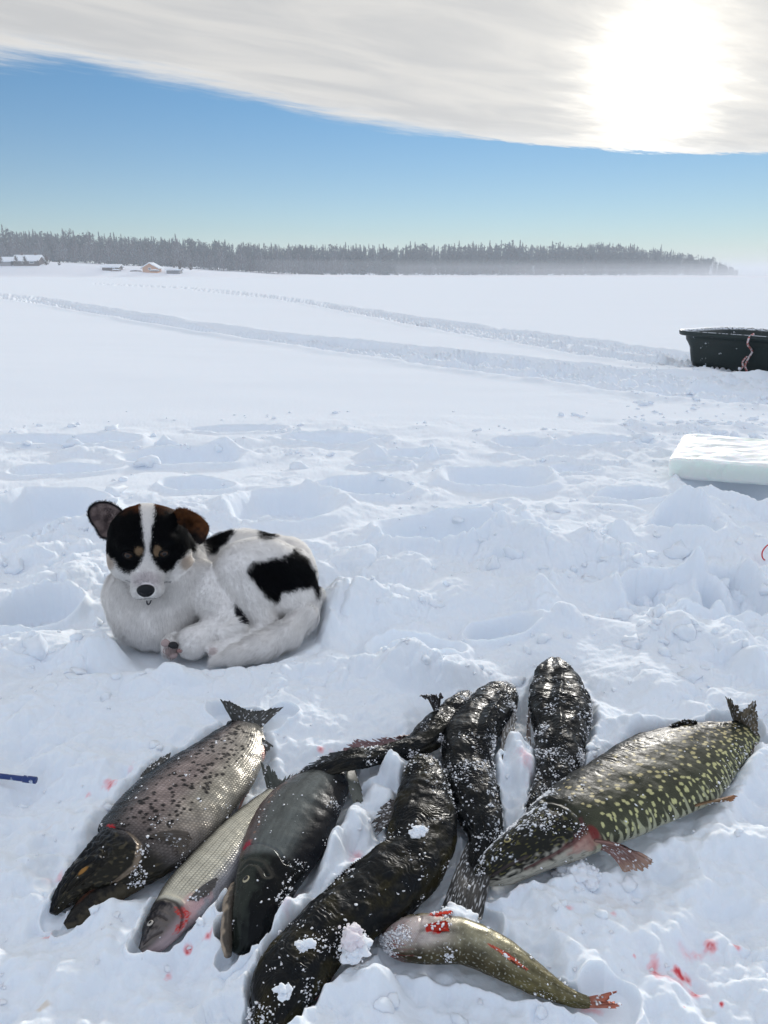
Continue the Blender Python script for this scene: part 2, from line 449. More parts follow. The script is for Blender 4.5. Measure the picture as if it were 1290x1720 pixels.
def mat_fish(name, metallic=0.0, spec=0.5, coat=0.3, bscale=900, bstr=0.25):
    m, t, p = new_mat(name)
    co = obj_co(t)
    t.set(p.inputs['Base Color'], attr(t, 'Col').outputs['Color'])
    r = attr(t, 'rough').outputs['Fac']
    rn = t.noise(co, 160, 3, 0.6)
    t.set(p.inputs['Roughness'], t.m('ADD', r, t.m('MULTIPLY', t.m('SUBTRACT', rn, 0.5), 0.25), clamp=True))
    p.inputs['Metallic'].default_value = metallic
    p.inputs['Specular IOR Level'].default_value = spec
    p.inputs['Coat Weight'].default_value = coat; p.inputs['Coat Roughness'].default_value = 0.13; p.inputs['Coat IOR'].default_value = 1.33
    h = t.noise(co, bscale, 2, 0.6); h2 = t.noise(co, bscale / 5, 3, 0.6)
    bump(t, p, t.m('ADD', t.m('MULTIPLY', h, 0.4), h2), bstr, 0.0012)
    return m
M_FISH = mat_fish('wet_fish_skin', spec=0.16, coat=0.03, bstr=.45)
M_SILVER = mat_fish('silvery_fish_scales', metallic=0.30, spec=0.15, coat=0.08, bstr=.35)
M_DARKSKIN = mat_fish('slimy_dark_skin', spec=0.10, coat=0.14, bstr=0.6)
M_FIN = mat_fish('fin_membrane', spec=0.25, coat=0.05, bscale=600)
def simple(name, col, rough=0.5, metallic=0.0, var=0.15, scale=20, bs=0.0, bd=0.001, spec=0.5):
    m, t, p = new_mat(name); co = obj_co(t)
    n = t.noise(co, scale, 4, 0.6)
    a = tuple(max(0, c * (1 - var)) for c in col) + (1,); b = tuple(min(1, c * (1 + var)) for c in col) + (1,)
    t.set(p.inputs['Base Color'], t.mix(n, a, b))
    p.inputs['Roughness'].default_value = rough; p.inputs['Metallic'].default_value = metallic
    p.inputs['Specular IOR Level'].default_value = spec
    if bs: bump(t, p, n, bs, bd)
    return m

M_EYE = mat_fish('wet_eye', spec=0.32, coat=0.10, bstr=0.0)
# ------------------------------------------------------------------ fish
def catmull(Pts, n):
    """resample control rows (k, m) to n rows by chord length"""
    Pts = np.asarray(Pts, dtype=np.float64); k = len(Pts)
    d = np.r_[0, np.cumsum(np.linalg.norm(np.diff(Pts[:, :3], axis=0), axis=1))]
    s = np.linspace(0, d[-1], n); i = np.clip(np.searchsorted(d, s, 'right') - 1, 0, k - 2)
    t = ((s - d[i]) / (d[i + 1] - d[i]))[:, None]
    p0 = Pts[np.maximum(i - 1, 0)]; p1 = Pts[i]; p2 = Pts[i + 1]; p3 = Pts[np.minimum(i + 2, k - 1)]
    h = (d[i + 1] - d[i])[:, None]
    m1 = (p2 - p0) / np.maximum((d[i + 1] - d[np.maximum(i - 1, 0)])[:, None], 1e-9) * h
    m2 = (p3 - p1) / np.maximum((d[np.minimum(i + 2, k - 1)] - d[i])[:, None], 1e-9) * h
    return (2 * t**3 - 3 * t**2 + 1) * p1 + (t**3 - 2 * t**2 + t) * m1 + (-2 * t**3 + 3 * t**2) * p2 + (t**3 - t**2) * m2, s

BK = 0.74
class Body:
    """tapered tube through stations (Lx,Ly, Rx,Ry, b, lift): L and R are the two outline points in the photo, b the half thickness in metres"""
    def __init__(s, st, nU=420, nV=150, sq=1.0, lift=0.0):
        rows = []
        for q in st:
            lx, ly, rx, ry, b = q[:5]; b = b * BK; lf = q[5] if len(q) > 5 else 0.0
            zc = b * 0.72 + lift + lf
            L = G(lx, ly, zc + b * 0.15); R = G(rx, ry, max(zc - b * 0.35, 0.0))
            R = Vector((R.x, R.y, R.z)); C = (L + R) / 2
            C.z = zc
            D = L - R; D.z = 0
            rows.append([*C, *(D / 2), b])
        S, arc = catmull(rows, nU)
        s.C = S[:, :3]; s.Dv = S[:, 3:6]; s.b = np.maximum(S[:, 6], 0.0008); s.L = arc[-1]; s.u = arc / arc[-1]
        s.a = np.maximum(np.linalg.norm(s.Dv, axis=1), 0.0008); s.D = s.Dv / s.a[:, None]
        T = np.gradient(s.C, axis=0); T /= np.linalg.norm(T, axis=1)[:, None]
        s.D = s.D - (s.D * T).sum(1)[:, None] * T; s.D /= np.linalg.norm(s.D, axis=1)[:, None]
        s.T = T; F = np.cross(s.D, T); F *= np.sign(F[:, 2:3]); s.F = F
        s.th = np.linspace(0, 2 * math.pi, nV, endpoint=False)
        s.nU, s.nV = nU, nV; s.sq = sq
    def grid(s):
        return np.repeat(s.u[:, None], s.nV, 1), np.repeat(s.th[None], s.nU, 0)
    def pos(s, disp=None):
        c, sn = np.cos(s.th)[None], np.sin(s.th)[None]
        sc_ = np.sign(c) * np.abs(c) ** s.sq; ss_ = np.sign(sn) * np.abs(sn) ** s.sq
        a = s.a[:, None]; b = s.b[:, None]
        # underside pressed flatter
        bb = np.where(ss_ < 0, b * 0.72, b)
        P_ = s.C[:, None] + s.D[:, None] * (a * sc_)[..., None] + s.F[:, None] * (bb * ss_)[..., None]
        if disp is not None:
            N = s.D[:, None] * (c / a)[..., None] + s.F[:, None] * (sn / bb)[..., None]
            N /= np.linalg.norm(N, axis=2)[..., None]
            P_ = P_ + N * disp[..., None]
        return P_
    def at(s, u, th, out=0.0):
        i = min(int(u * (s.nU - 1)), s.nU - 1); c, sn = math.cos(th), math.sin(th)
        b = s.b[i] * (0.72 if sn < 0 else 1)
        N = s.D[i] * (c / s.a[i]) + s.F[i] * (sn / b); N /= np.linalg.norm(N)
        return s.C[i] + s.D[i] * s.a[i] * c + s.F[i] * b * sn + N * out, N, s.T[i]
    def mesh(s, name, cols, rough, disp):
        V = s.pos(disp).reshape(-1, 3); n = len(V)
        c0 = V[:s.nV].mean(0); c1 = V[-s.nV:].mean(0)
        V = np.vstack([V, c0, c1])
        Fq = grid_faces(s.nU, s.nV, wrap=True)
        j = np.arange(s.nV); j2 = (j + 1) % s.nV
        c0f = np.stack([j2, j, np.full(s.nV, n)], -1); c1f = np.stack([(s.nU - 1) * s.nV + j, (s.nU - 1) * s.nV + j2, np.full(s.nV, n + 1)], -1)
        cc = np.vstack([cols.reshape(-1, 3), cols[0].mean(0), cols[-1].mean(0)]); rr = np.r_[rough.ravel(), rough[0].mean(), rough[-1].mean()]
        me = np_mesh(name, V, [Fq, np.vstack([c0f, c1f])], True, cc, rr)
        s.V = V; s.Nn = None
        # outward?
        k = (s.nU // 2) * s.nV + s.nV // 4
        p = me.polygons[(s.nU // 2) * s.nV + s.nV // 4]
        if np.dot(np.array(p.normal), s.F[s.nU // 2]) < 0: me.flip_normals()
        return me
def lerp(a, b, t):
    t = np.asarray(t)[..., None] if np.ndim(t) else t
    return np.asarray(a) * (1 - t) + np.asarray(b) * t
def scales(x, y, size):
    """overlapping scale pattern: returns 0..1 dome height and edge darkness"""
    r = np.floor(y / size); xo = (r % 2) * 0.5
    fx = x / size + xo; fx = fx - np.floor(fx) - 0.5; fy = y / size - r - 0.5
    d = np.sqrt(fx * fx * 1.2 + (fy) ** 2 * 1.2)
    return np.clip(1 - d * 1.5, 0, 1)
def ray_fin(name, base, tips, parent, colf, mat=None, nr=46, nk=14, thick=0.0012, rag=0.12, curl=0.0, seed=0, rayh=0.0008, bow=(0, 0, 0)):
    """fan of fin rays from a base polyline to a tip polyline, both lists of 3-D points"""
    B, _ = catmull([tuple(p) for p in base], nr); E, _ = catmull([tuple(p) for p in tips], nr)
    rng = np.random.default_rng(seed)
    q = np.arange(nr)
    r_ = 1 - rag * np.abs(perlin(q * 0.31 + seed, q * 0 + .5, s=seed + 1)) * 2 - rag * 0.5 * rng.uniform(0, 1, nr)
    t = np.linspace(0, 1, nk)[None, :, None]
    E = B + (E - B) * r_[:, None]
    Pm = B[:, None] * (1 - t) + E[:, None] * t
    Pm = Pm + np.array(bow)[None, None] * (4 * t * (1 - t))
    e1 = np.gradient(Pm, axis=0); e2 = np.gradient(Pm, axis=1); N = np.cross(e1, e2); N /= np.maximum(np.linalg.norm(N, axis=2), 1e-9)[..., None]
    tt = t[..., 0]
    rid = np.cos(q * math.pi)[:, None] * rayh * (0.3 + tt) + curl * perlin(q[:, None] * 0.25 + seed, tt * 3, s=seed + 2) * tt
    top = Pm + N * (rid + thick * (1 - .8 * tt) / 2)[..., None]; bot = Pm + N * (rid - thick * (1 - .8 * tt) / 2)[..., None]
    V = np.vstack([top.reshape(-1, 3), bot.reshape(-1, 3)]); n = nr * nk
    F1 = grid_faces(nr, nk); F2 = grid_faces(nr, nk, off=n)[:, ::-1]
    ed = []
    for i in range(nr - 1):
        for k in (0, nk - 1):
            a = i * nk + k; b = (i + 1) * nk + k; ed.append((a, b, b + n, a + n) if k else (b, a, a + n, b + n))
    for k in range(nk - 1):
        for i in (0, nr - 1):
            a = i * nk + k; b = a + 1; ed.append((b, a, a + n, b + n) if i else (a, b, b + n, a + n))
    uu = np.repeat(np.linspace(0, 1, nr)[:, None], nk, 1); vv = np.repeat(np.linspace(0, 1, nk)[None], nr, 0)
    ray_ = (np.cos(q * math.pi)[:, None] > 0) * 1.0
    c = colf(uu, vv, ray_ + 0 * uu); c = np.vstack([c.reshape(-1, 3)] * 2)
    rg = np.full(len(V), 0.38)
    me = np_mesh(name, V, [F1, F2, np.array(ed)], True, c, rg)
    FROST_SRC.append((top.reshape(-1, 3), parent))
    if name == 'tail_fin':
        for q_ in (0, nr // 2, nr - 1):
            for k_ in (nk // 2, nk - 1): FISH_ZONE.append((float(Pm[q_, k_, 0]), float(Pm[q_, k_, 1]), .020))
    return link(name, me, parent, [mat or M_FIN])
FROST_SRC = []
def fin_col(dark, light, tip=None, seed=0, frost=0.0):
    def f(u, v, r):
        n = perlin(u * 14 + seed, v * 5, s=seed + 5) * .5 + .5
        c = lerp(dark, light, np.clip(0.25 + 0.45 * r + 0.4 * (n - .5) + 0.2 * v, 0, 1))
        if tip is not None: c = lerp(c, tip, 0.8 * sstep(v, .6, 1.0)[..., None][..., 0])
        if frost:
            k = sstep(perlin(u * 30 + seed, v * 14, s=seed + 9) + frost, .45, .8)
            c = lerp(c, (.75, .78, .82), k)
        return c
    return f
def eye_mesh(parent, pos, N, T, r=0.005, iris=(.75, .62, .35), flat=0.55, pup=0.55):
    nu, nv = 14, 28; V = []; C = []
    Z = Vector(N).normalized(); X = (Vector(T) - Z * Vector(T).dot(Z)).normalized(); Y = Z.cross(X)
    for i in range(nu):
        a = (i / (nu - 1)) * math.pi / 2 * 1.15
        for j in range(nv):
            b = 2 * math.pi * j / nv
            p = Vector(pos) + (X * math.cos(b) + Y * math.sin(b) * .88) * (r * math.sin(a)) + Z * (r * flat * math.cos(a))
            V.append(p[:]); q = math.sin(a) if a < 1.57 else 1
            C.append((.006, .006, .008) if q < pup else (iris if q < .92 else (.05, .045, .04)))
    me = np_mesh('eye', V, grid_faces(nu, nv, wrap=True), True, np.array(C), np.full(len(V), .08))
    return link('eye', me, parent, [M_EYE])
def register(body, k=16, grow=1.0):
    for i in np.linspace(0, body.nU - 1, k).astype(int):
        FISH_ZONE.append((float(body.C[i, 0]), float(body.C[i, 1]), float(max(body.a[i], 0.012)) * grow))
FROST = []       # (vertices, normals, weights) sources for clinging snow crumbs
def frost_from(body, wfun):
    P_ = body.pos(); U, TH = body.grid()
    sn = np.sin(TH); N = body.D[:, None] * (np.cos(TH) / body.a[:, None])[..., None] + body.F[:, None] * (sn / body.b[:, None])[..., None]
    N /= np.linalg.norm(N, axis=2)[..., None]
    wt = wfun(U, TH, P_) * (N[..., 2] > -0.1)
    FROST.append((P_.reshape(-1, 3), N.reshape(-1, 3), wt.ravel()))
def frost_col(cols, rough, P_, amt, scale=170, seed=0):
    n = 0.6 * perlin(P_[..., 0] * scale, P_[..., 1] * scale, P_[..., 2] * scale, s=seed) + 0.5 * perlin(P_[..., 0] * scale * 3.1, P_[..., 1] * scale * 3.1, P_[..., 2] * scale * 3.1, s=seed + 1)
    n = n + .16 * perlin(P_[..., 0] * 55, P_[..., 1] * 55, P_[..., 2] * 55, s=seed + 2)
    k = sstep(n + amt, 0.66, 0.95)
    return lerp(cols, (.80, .84, .90), k * .92), rough + k * .4, k
def gauss(x, m, s): return np.exp(-((x - m) / s) ** 2)
def line_groove(U, TH, pts, w=.006, wt=.09):
    """distance-like mask around a polyline in (u, theta) space, scaled to be about isotropic"""
    best = np.full(U.shape, 9.0)
    for (u0, t0), (u1, t1) in zip(pts[:-1], pts[1:]):
        ax, ay = u0 / w, t0 / wt; bx, by = u1 / w, t1 / wt; X = U / w; Y = TH / wt
        L2 = (bx - ax) ** 2 + (by - ay) ** 2 + 1e-9; t = np.clip(((X - ax) * (bx - ax) + (Y - ay) * (by - ay)) / L2, 0, 1)
        best = np.minimum(best, np.hypot(X - ax - t * (bx - ax), Y - ay - t * (by - ay)))
    return best

HP = math.pi / 2
# --- 1: big spotted trout -------------------------------------------------------------
def fish_trout():
    st = [(88, 1529, 91, 1542, .004), (98, 1496, 118, 1526, .014), (114, 1466, 166, 1500, .024), (140, 1430, 216, 1492, .030), (170, 1390, 276, 1480, .033),
          (208, 1343, 322, 1445, .036), (250, 1300, 364, 1396, .036), (295, 1268, 403, 1347, .033), (338, 1242, 427, 1300, .026), (369, 1221, 431, 1264, .018),
          (386, 1212, 434, 1234, .010), (390, 1206, 436, 1226, .006)]
    B = Body(st, 620, 300); U, TH = B.grid(); register(B)
    root = empty('trout', tuple(B.C[300] - np.array((0, 0, B.C[300][2]))), 'large spotted brown trout lying leftmost on the snow, jaws open, dark head', 'fish')
    w = (1 - np.cos(TH)) / 2                    # 0 back .. 1 belly
    x = U * B.L; y = TH * 0.045
    back, side, belly, tailc = np.array((.012, .016, .020)), np.array((.27, .218, .205)), np.array((.34, .315, .26)), np.array((.44, .41, .35))
    c = lerp(back, side, sstep(w, .10, .42) * sstep(U, .22, .42) * .85 + .15 * sstep(w, .1, .42)); c = lerp(c, belly, sstep(w, .52, .80) * sstep(U, .22, .5))
    c = lerp(c, tailc, sstep(U, .55, .85) * sstep(w, .22, .5) * .7)
    c = lerp(c, (.05, .05, .05), sstep(TH, 2.5, 3.1) * sstep(U, .75, .6) * .8)
    n = fbm(x * 60, y * 60, o=3, s=101)
    c = c * (1 + .22 * n[..., None])
    sc_ = scales(x, y, .0038); c = c * (0.62 + (.70 + .35 * n) * sc_)[..., None]
    # dark spots
    rng = np.random.default_rng(4); spot = np.zeros(U.shape)
    for _ in range(230):
        su = rng.uniform(.27, .93); sw = rng.uniform(.16, .78) ; st_ = math.acos(1 - 2 * sw)
        r_ = rng.uniform(.0017, .0033) * (1.0 if sw > .3 else .8)
        d = np.hypot((U - su) * B.L, (TH - st_) * (B.a[int(su * 619)] * .9)) / r_
        spot = np.maximum(spot, sstep(d + .35 * perlin(x * 800, y * 800, s=102), 1.25, .75))
    c = lerp(c, (.010, .009, .010), spot * .95)
    # head
    hd = sstep(U + .020 * np.cos(TH * 1.0), .255, .225)
    hc = lerp((.002, .004, .007), (.016, .015, .011), sstep(w + .25 * fbm(x * 120, y * 120, o=3, s=103), .30, .75))
    hn = sstep(perlin(x * 170, y * 170, s=104), .25, .6) * sstep(w, .2, .45)
    hc = lerp(hc, (.10, .085, .05), hn * .5)
    c = lerp(c, hc, hd)
    disp = 0.0006 * sc_ * (1 - hd)
    # gill cover: a raised plate with an edge, a light rim, red behind it
    gill = [(.225, .55), (.252, .95), (.262, 1.4), (.250, 1.9), (.215, 2.4), (.16, 2.75)]
    g = line_groove(U, TH, gill)
    plate = sstep(U - np.interp(TH, [q[1] for q in gill], [q[0] for q in gill]), .004, -.006) * sstep(TH, .4, .6) * sstep(TH, 2.9, 2.6)
    disp = disp + .0028 * plate * sstep(U, .02, .12) - .0022 * sstep(g, 1.2, .3)
    c = lerp(c, (.30, .24, .18), sstep(g, 1.0, .4) * sstep(TH, 1.3, 1.6) * .8)
    red = sstep(np.hypot((U - .256) / .016, (TH - .95) / .18) + .3 * perlin(x * 300, y * 300, s=105), 1.2, .5)
    c = lerp(c, (.42, .02, .03), red)
    for pl in ([(.17, .7), (.185, 1.1), (.18, 1.6), (.155, 2.0)], [(.10, .62), (.14, .75), (.16, 1.0)], [(.05, 1.7), (.10, 1.55), (.145, 1.7), (.15, 1.95), (.11, 2.1), (.06, 2.0)]):
        gg = line_groove(U, TH, pl); disp = disp - .0013 * sstep(gg, 1.3, .2); c = lerp(c, (.004, .004, .004), sstep(gg, 1.4, .4) * .7)
        disp = disp + .0009 * gauss(gg, 2.2, .8)
    c = lerp(c, (.40, .20, .05), sstep(np.hypot((U - .112) / .016, (TH - 1.78) / .10), 1.2, .6) * .7)
    # pinkish vent
    v_ = sstep(np.hypot((U - .80) / .045, (TH - 2.95) / .35), 1.1, .5); c = lerp(c, (.45, .22, .2), v_ * .6)
    disp = disp + .0010 * fbm(x * 45, y * 45, o=2, s=106) * (1 - hd)
    disp = disp + .0012 * hd * fbm(x * 110, y * 110, o=3, s=107)
    rough = .26 + .12 * hd + .10 * spot
    rough = rough + 0 * U
    P_ = B.pos()
    c, rough, k = frost_col(c, rough, P_, -.28 + .25 * hd * sstep(w, .35, .7), 210, 110)
    me = B.mesh('body', np.clip(c, 0, 1), rough, disp); link('body', me, root, [M_SILVER])
    # lower jaw, dropped open
    J = Body([(107, 1551, 113, 1562, .005), (120, 1528, 142, 1554, .010), (142, 1503, 176, 1530, .014), (172, 1478, 216, 1508, .018), (206, 1458, 250, 1488, .018)], 120, 60)
    U2, T2 = J.grid(); x2 = U2 * J.L; y2 = T2 * .012; register(J, 5)
    c2 = lerp((.006, .006, .006), (.045, .038, .024), sstep(np.cos(T2) * -1 + .5 * fbm(x2 * 150, y2 * 150, o=2, s=111), 0.1, .9))
    c2 = lerp(c2, (.12, .05, .03), sstep(np.hypot((U2 - .55) / .35, (T2 - .9) / .4), 1.1, .5) * .5)
    link('lower_jaw', J.mesh('lower_jaw', c2, np.full(U2.shape, .3), .0006 * fbm(x2 * 200, y2 * 200, o=2, s=112)), root, [M_FISH])
    p, N, T = B.at(.118, .98, .0004); eye_mesh(root, p, N, T, .0062, (.07, .07, .06), .5, .6)
    fc = fin_col((.015, .017, .018), (.10, .10, .095), seed=3, frost=-.1)
    z = .02
    ray_fin('dorsal_fin', [G(232, 1322, .026), G(255, 1300, .028), G(284, 1277, .026)], [G(238, 1296, .030), G(262, 1275, .034), G(288, 1262, .030)], root, fc, seed=1)
    ray_fin('pectoral_fin', [B.at(.275, 1.9, .001)[0], B.at(.285, 2.15, .001)[0], B.at(.29, 2.45, 0)[0]],
            [G(330, 1398, .052), G(326, 1412, .045), G(304, 1440, .030)], root, fin_col((.02, .02, .02), (.16, .13, .10), seed=5, frost=-.15), seed=2, bow=(0, 0, .006), rayh=.0010, nr=30)
    ray_fin('tail_fin', [B.C[-9] + B.Dv[-9] * .95, B.C[-9], B.C[-9] - B.Dv[-9] * .95],
            [G(369, 1172, .036), G(388, 1178, .034), G(408, 1188, .028), G(432, 1193, .024), G(456, 1188, .024), G(478, 1186, .020)], root, fin_col((.012, .014, .015), (.11, .11, .10), seed=7, frost=-.02), seed=3, nr=60, rag=.07, curl=.003)
    ray_fin('anal_fin', [B.at(.83, 2.6, 0)[0], B.at(.88, 2.6, 0)[0]], [G(440, 1280, .012), G(452, 1262, .014), G(461, 1255, .016)], root, fc, seed=4, nr=26)
    ray_fin('pelvic_fin', [B.at(.66, 2.75, 0)[0], B.at(.72, 2.75, 0)[0]], [G(398, 1368, .006), G(410, 1345, .008), G(418, 1330, .008)], root, fin_col((.10, .05, .05), (.35, .22, .20), seed=9), seed=5, nr=22)
    frost_from(B, lambda U, TH, P_: .05 + .5 * gauss(U, .24, .10) * (TH > 1.2) * (TH < 3.2) + .02 * (U > .9))
# --- 2: silvery grayling --------------------------------------------------------------
def fish_grayling():
    st = [(233, 1592, 243, 1606, .005), (236, 1566, 282, 1592, .014), (251, 1530, 320, 1560, .020), (275, 1488, 362, 1525, .023), (320, 1438, 402, 1480, .024),
          (366, 1391, 432, 1425, .020), (412, 1352, 460, 1380, .013), (446, 1328, 482, 1343, .008), (450, 1324, 484, 1339, .005)]
    B = Body(st, 560, 220); U, TH = B.grid(); register(B)
    root = empty('grayling', tuple(B.C[280] - np.array((0, 0, B.C[280][2]))), 'slender pale silver fish with scale rows between the spotted trout and the dark char', 'fish')
    w = (1 - np.cos(TH)) / 2; x = U * B.L; y = TH * .027
    c = lerp((.12, .115, .095), (.54, .515, .42), sstep(w, .03, .25)); c = lerp(c, (.26, .26, .28), sstep(w, .66, .90))
    rows = y / .0034
    fr = rows - np.floor(rows); line = sstep(np.abs(fr - .5), .5, .33)
    sx = (x / .0034 + .5 * (np.floor(rows) % 2)); fs = sx - np.floor(sx); arc_ = sstep(np.abs(fs - .5), .5, .25)
    k = (1 - (1 - line) * .72) * (.78 + .35 * arc_)
    bodym = sstep(U, .20, .25) * sstep(w, .98, .78)
    c = c * (1 + (k - 1) * bodym)[..., None] * (1 + .15 * fbm(x * 80, y * 80, o=2, s=121))[..., None]
    hd = sstep(U + .012 * np.cos(TH), .20, .175)
    hc = lerp((.010, .010, .014), (.13, .115, .11), sstep(w + .25 * fbm(x * 160, y * 160, o=3, s=122), .15, .6))
    hc = lerp(hc, (.30, .24, .25), sstep(w, .70, .9))
    c = lerp(c, hc, hd)
    pk = sstep(np.hypot((U - .22) / .07, (TH - 2.3) / .5) + .4 * fbm(x * 90, y * 90, o=2, s=123), 1.2, .4); c = lerp(c, (.62, .36, .36), pk * .6)
    for (cu, ct, su, stt) in ((.165, 2.25, .020, .42), (.125, 2.65, .034, .24)):
        rd = sstep(np.hypot((U - cu) / su, (TH - ct) / stt) + .35 * perlin(x * 260, y * 260, s=124), 1.1, .6); c = lerp(c, (.50, .035, .03), rd * (.55 + .45 * sstep(perlin(x * 400, y * 400, s=127), -.2, .3)))
    disp = .0005 * (line * arc_) * bodym + .0006 * fbm(x * 60, y * 60, o=2, s=125)
    for pl in ([(.16, .5), (.185, 1.1), (.185, 1.7), (.16, 2.3), (.12, 2.7)], [(.02, 1.5), (.05, 1.7), (.075, 2.0)], [(.10, .9), (.12, 1.3), (.115, 1.8)]):
        gg = line_groove(U, TH, pl, .007, .12); disp = disp - .0010 * sstep(gg, 1.2, .2) + .0008 * gauss(gg, 2.2, .8); c = lerp(c, (.03, .025, .025), sstep(gg, 1.0, .3) * .7)
    P_ = B.pos(); rough = .27 + .1 * hd + 0 * U
    c, rough, k = frost_col(c, rough, P_, -.30 + .15 * hd, 210, 126)
    link('body', B.mesh('body', np.clip(c, 0, 1), rough, disp), root, [M_SILVER])
    p, N, T = B.at(.085, 1.15, .0002); eye_mesh(root, p, N, T, .0042, (.45, .42, .38), .5, .5)
    fc = fin_col((.02, .025, .03), (.14, .14, .13), seed=13)
    ray_fin('pectoral_fin', [B.at(.215, 2.0, .0006)[0], B.at(.235, 2.35, .0006)[0]], [G(372, 1467, .040), G(362, 1490, .028), G(344, 1510, .020)], root, fin_col((.025, .03, .035), (.20, .18, .16), seed=14), seed=11, nr=22, bow=(0, 0, .004))
    ray_fin('tail_fin', [B.C[-1] + B.Dv[-1] * 1.1, B.C[-1], B.C[-1] - B.Dv[-1] * 1.1], [G(437, 1276, .026), G(452, 1284, .026), G(470, 1300, .018), G(490, 1298, .018), G(512, 1292, .012)], root, fin_col((.015, .02, .02), (.13, .14, .12), seed=15, frost=.0), seed=12, nr=50, rag=.22, curl=.003)
    ray_fin('pelvic_fin', [B.at(.50, 2.9, 0)[0], B.at(.54, 2.9, 0)[0]], [G(408, 1450, .004), G(418, 1432, .004)], root, fc, seed=13, nr=14)
# --- 3: dark char -----------------------------------------------------------------------
def fish_char():
    st = [(386, 1606, 420, 1606, .008), (384, 1580, 446, 1582, .022), (388, 1528, 472, 1540, .031), (394, 1478, 508, 1480, .035), (407, 1430, 545, 1412, .036),
          (434, 1376, 568, 1358, .034), (479, 1334, 586, 1320, .028), (530, 1296, 592, 1294, .020), (572, 1266, 612, 1278, .012), (598, 1250, 628, 1262, .008)]
    B = Body(st, 620, 280); U, TH = B.grid(); register(B)
    root = empty('char', tuple(B.C[300] - np.array((0, 0, B.C[300][2]))), 'dark green char with pale ringed eye and open pale jaw, tail under a burbot', 'fish')
    # L side is the belly here
    w = (1 + np.cos(TH)) / 2; w = 1 - w; x = U * B.L; y = TH * .045      # w 0 = left (belly)
    c = lerp((.14, .10, .095), (.115, .13, .128), sstep(w, .02, .30)); c = lerp(c, (.004, .005, .008), sstep(w, .58, .86))
    c = lerp(c, (.17, .175, .15), gauss(w, .45, .25) * sstep(U, .62, .85) * .8)  # flank highlight towards the tail, painted into the colour
    c = lerp(c, (.08, .085, .08), gauss(w, .35, .16) * sstep(U, .30, .45) * .5)
    sc_ = scales(x, y, .0020); n = fbm(x * 30, y * 160, o=3, s=131)
    c = c * (.78 + .35 * sc_ + .25 * n)[..., None]
    hd = sstep(U, .285, .255)
    hc = lerp((.022, .028, .024), (.002, .003, .004), sstep(w + .2 * fbm(x * 60, y * 60, o=2, s=132), .22, .62))
    c = lerp(c, hc, hd)
    for k in range(9):     # pale spots along the flank
        su = .33 + k * .035; c = lerp(c, (.30, .17, .12), sstep(np.hypot((U - su) / .006, (TH - (.75 + .05 * (k % 3))) / .05), 1.2, .6) * .7)
    gill = [(.30, .35), (.31, .8), (.305, 1.2), (.285, 1.7), (.25, 2.1)]
    g = line_groove(U, TH, gill)
    disp = .0003 * sc_ * (1 - hd) + .0022 * sstep(U - np.interp(TH, [q[1] for q in gill], [q[0] for q in gill]), .004, -.006) * sstep(TH, .2, .4) * sstep(TH, 2.6, 2.1) * sstep(U, .03, .1)
    disp = disp - .0018 * sstep(g, 1.2, .3)
    c = lerp(c, (.20, .20, .19), sstep(g, .9, .4) * sstep(TH, .95, 1.1) * sstep(TH, 1.8, 1.6) * .8)
    red = sstep(np.hypot((U - .315) / .02, (TH - .62) / .22) + .4 * perlin(x * 260, y * 260, s=133), 1.2, .6); c = lerp(c, (.33, .02, .05), red * .85)
    for pl in ([(.215, .7), (.235, 1.0), (.225, 1.4), (.19, 1.75)], [(.13, .55), (.08, .50), (.03, .55)], [(.18, .45), (.13, .50)]):
        gg = line_groove(U, TH, pl); disp = disp - .0010 * sstep(gg, 1.2, .2) + .0006 * gauss(gg, 2.2, .8); c = lerp(c, (.12, .11, .09), gauss(gg, 1.6, .6) * .35)
    disp = disp + .0008 * fbm(x * 40, y * 40, o=2, s=134)
    P_ = B.pos(); rough = .30 - .06 * hd + 0 * U
    c, rough, k = frost_col(c, rough, P_, -.27 + .12 * (w > .7), 190, 135)
    link('body', B.mesh('body', np.clip(c, 0, 1), rough, disp), root, [M_SILVER])
    J = Body([(377, 1602, 389, 1609, .010, .010), (372, 1575, 389, 1588, .016, .010), (374, 1540, 392, 1556, .020, .008), (378, 1508, 396, 1528, .018, .006), (388, 1488, 402, 1506, .016, .004)], 120, 60)
    U2, T2 = J.grid(); x2 = U2 * J.L; register(J, 4)
    c2 = lerp((.34, .27, .20), (.07, .06, .05), sstep(1 - np.cos(T2) + .4 * fbm(x2 * 120, T2, o=2, s=136), .35, .95))
    link('lower_jaw', J.mesh('lower_jaw', c2, np.full(U2.shape, .35), .0005 * fbm(x2 * 200, T2 * 3, o=2, s=137)), root, [M_FISH])
    p, N, T = B.at(.178, 1.05, .0004); eye_mesh(root, p, N, T, .0058, (.42, .38, .26), .5, .55)
    fc = fin_col((.04, .03, .03), (.16, .12, .10), seed=23)
    ray_fin('pectoral_fin', [B.at(.33, .12, 0)[0], B.at(.37, .05, 0)[0]], [G(400, 1440, .012), G(404, 1415, .014), G(412, 1398, .016)], root, fc, seed=21, nr=18)
    ray_fin('dorsal_fin', [B.at(.73, 2.7, 0)[0], B.at(.80, 2.6, 0)[0], B.at(.86, 2.6, 0)[0]], [G(598, 1362, .006), G(612, 1345, .01), G(606, 1325, .012)], root, fin_col((.05, .06, .06), (.22, .23, .20), seed=24, frost=.0), seed=22, nr=34)
    frost_from(B, lambda U, TH, P_: .06 + .25 * gauss(U, .06, .06) + .5 * gauss(TH, 2.6, .4))
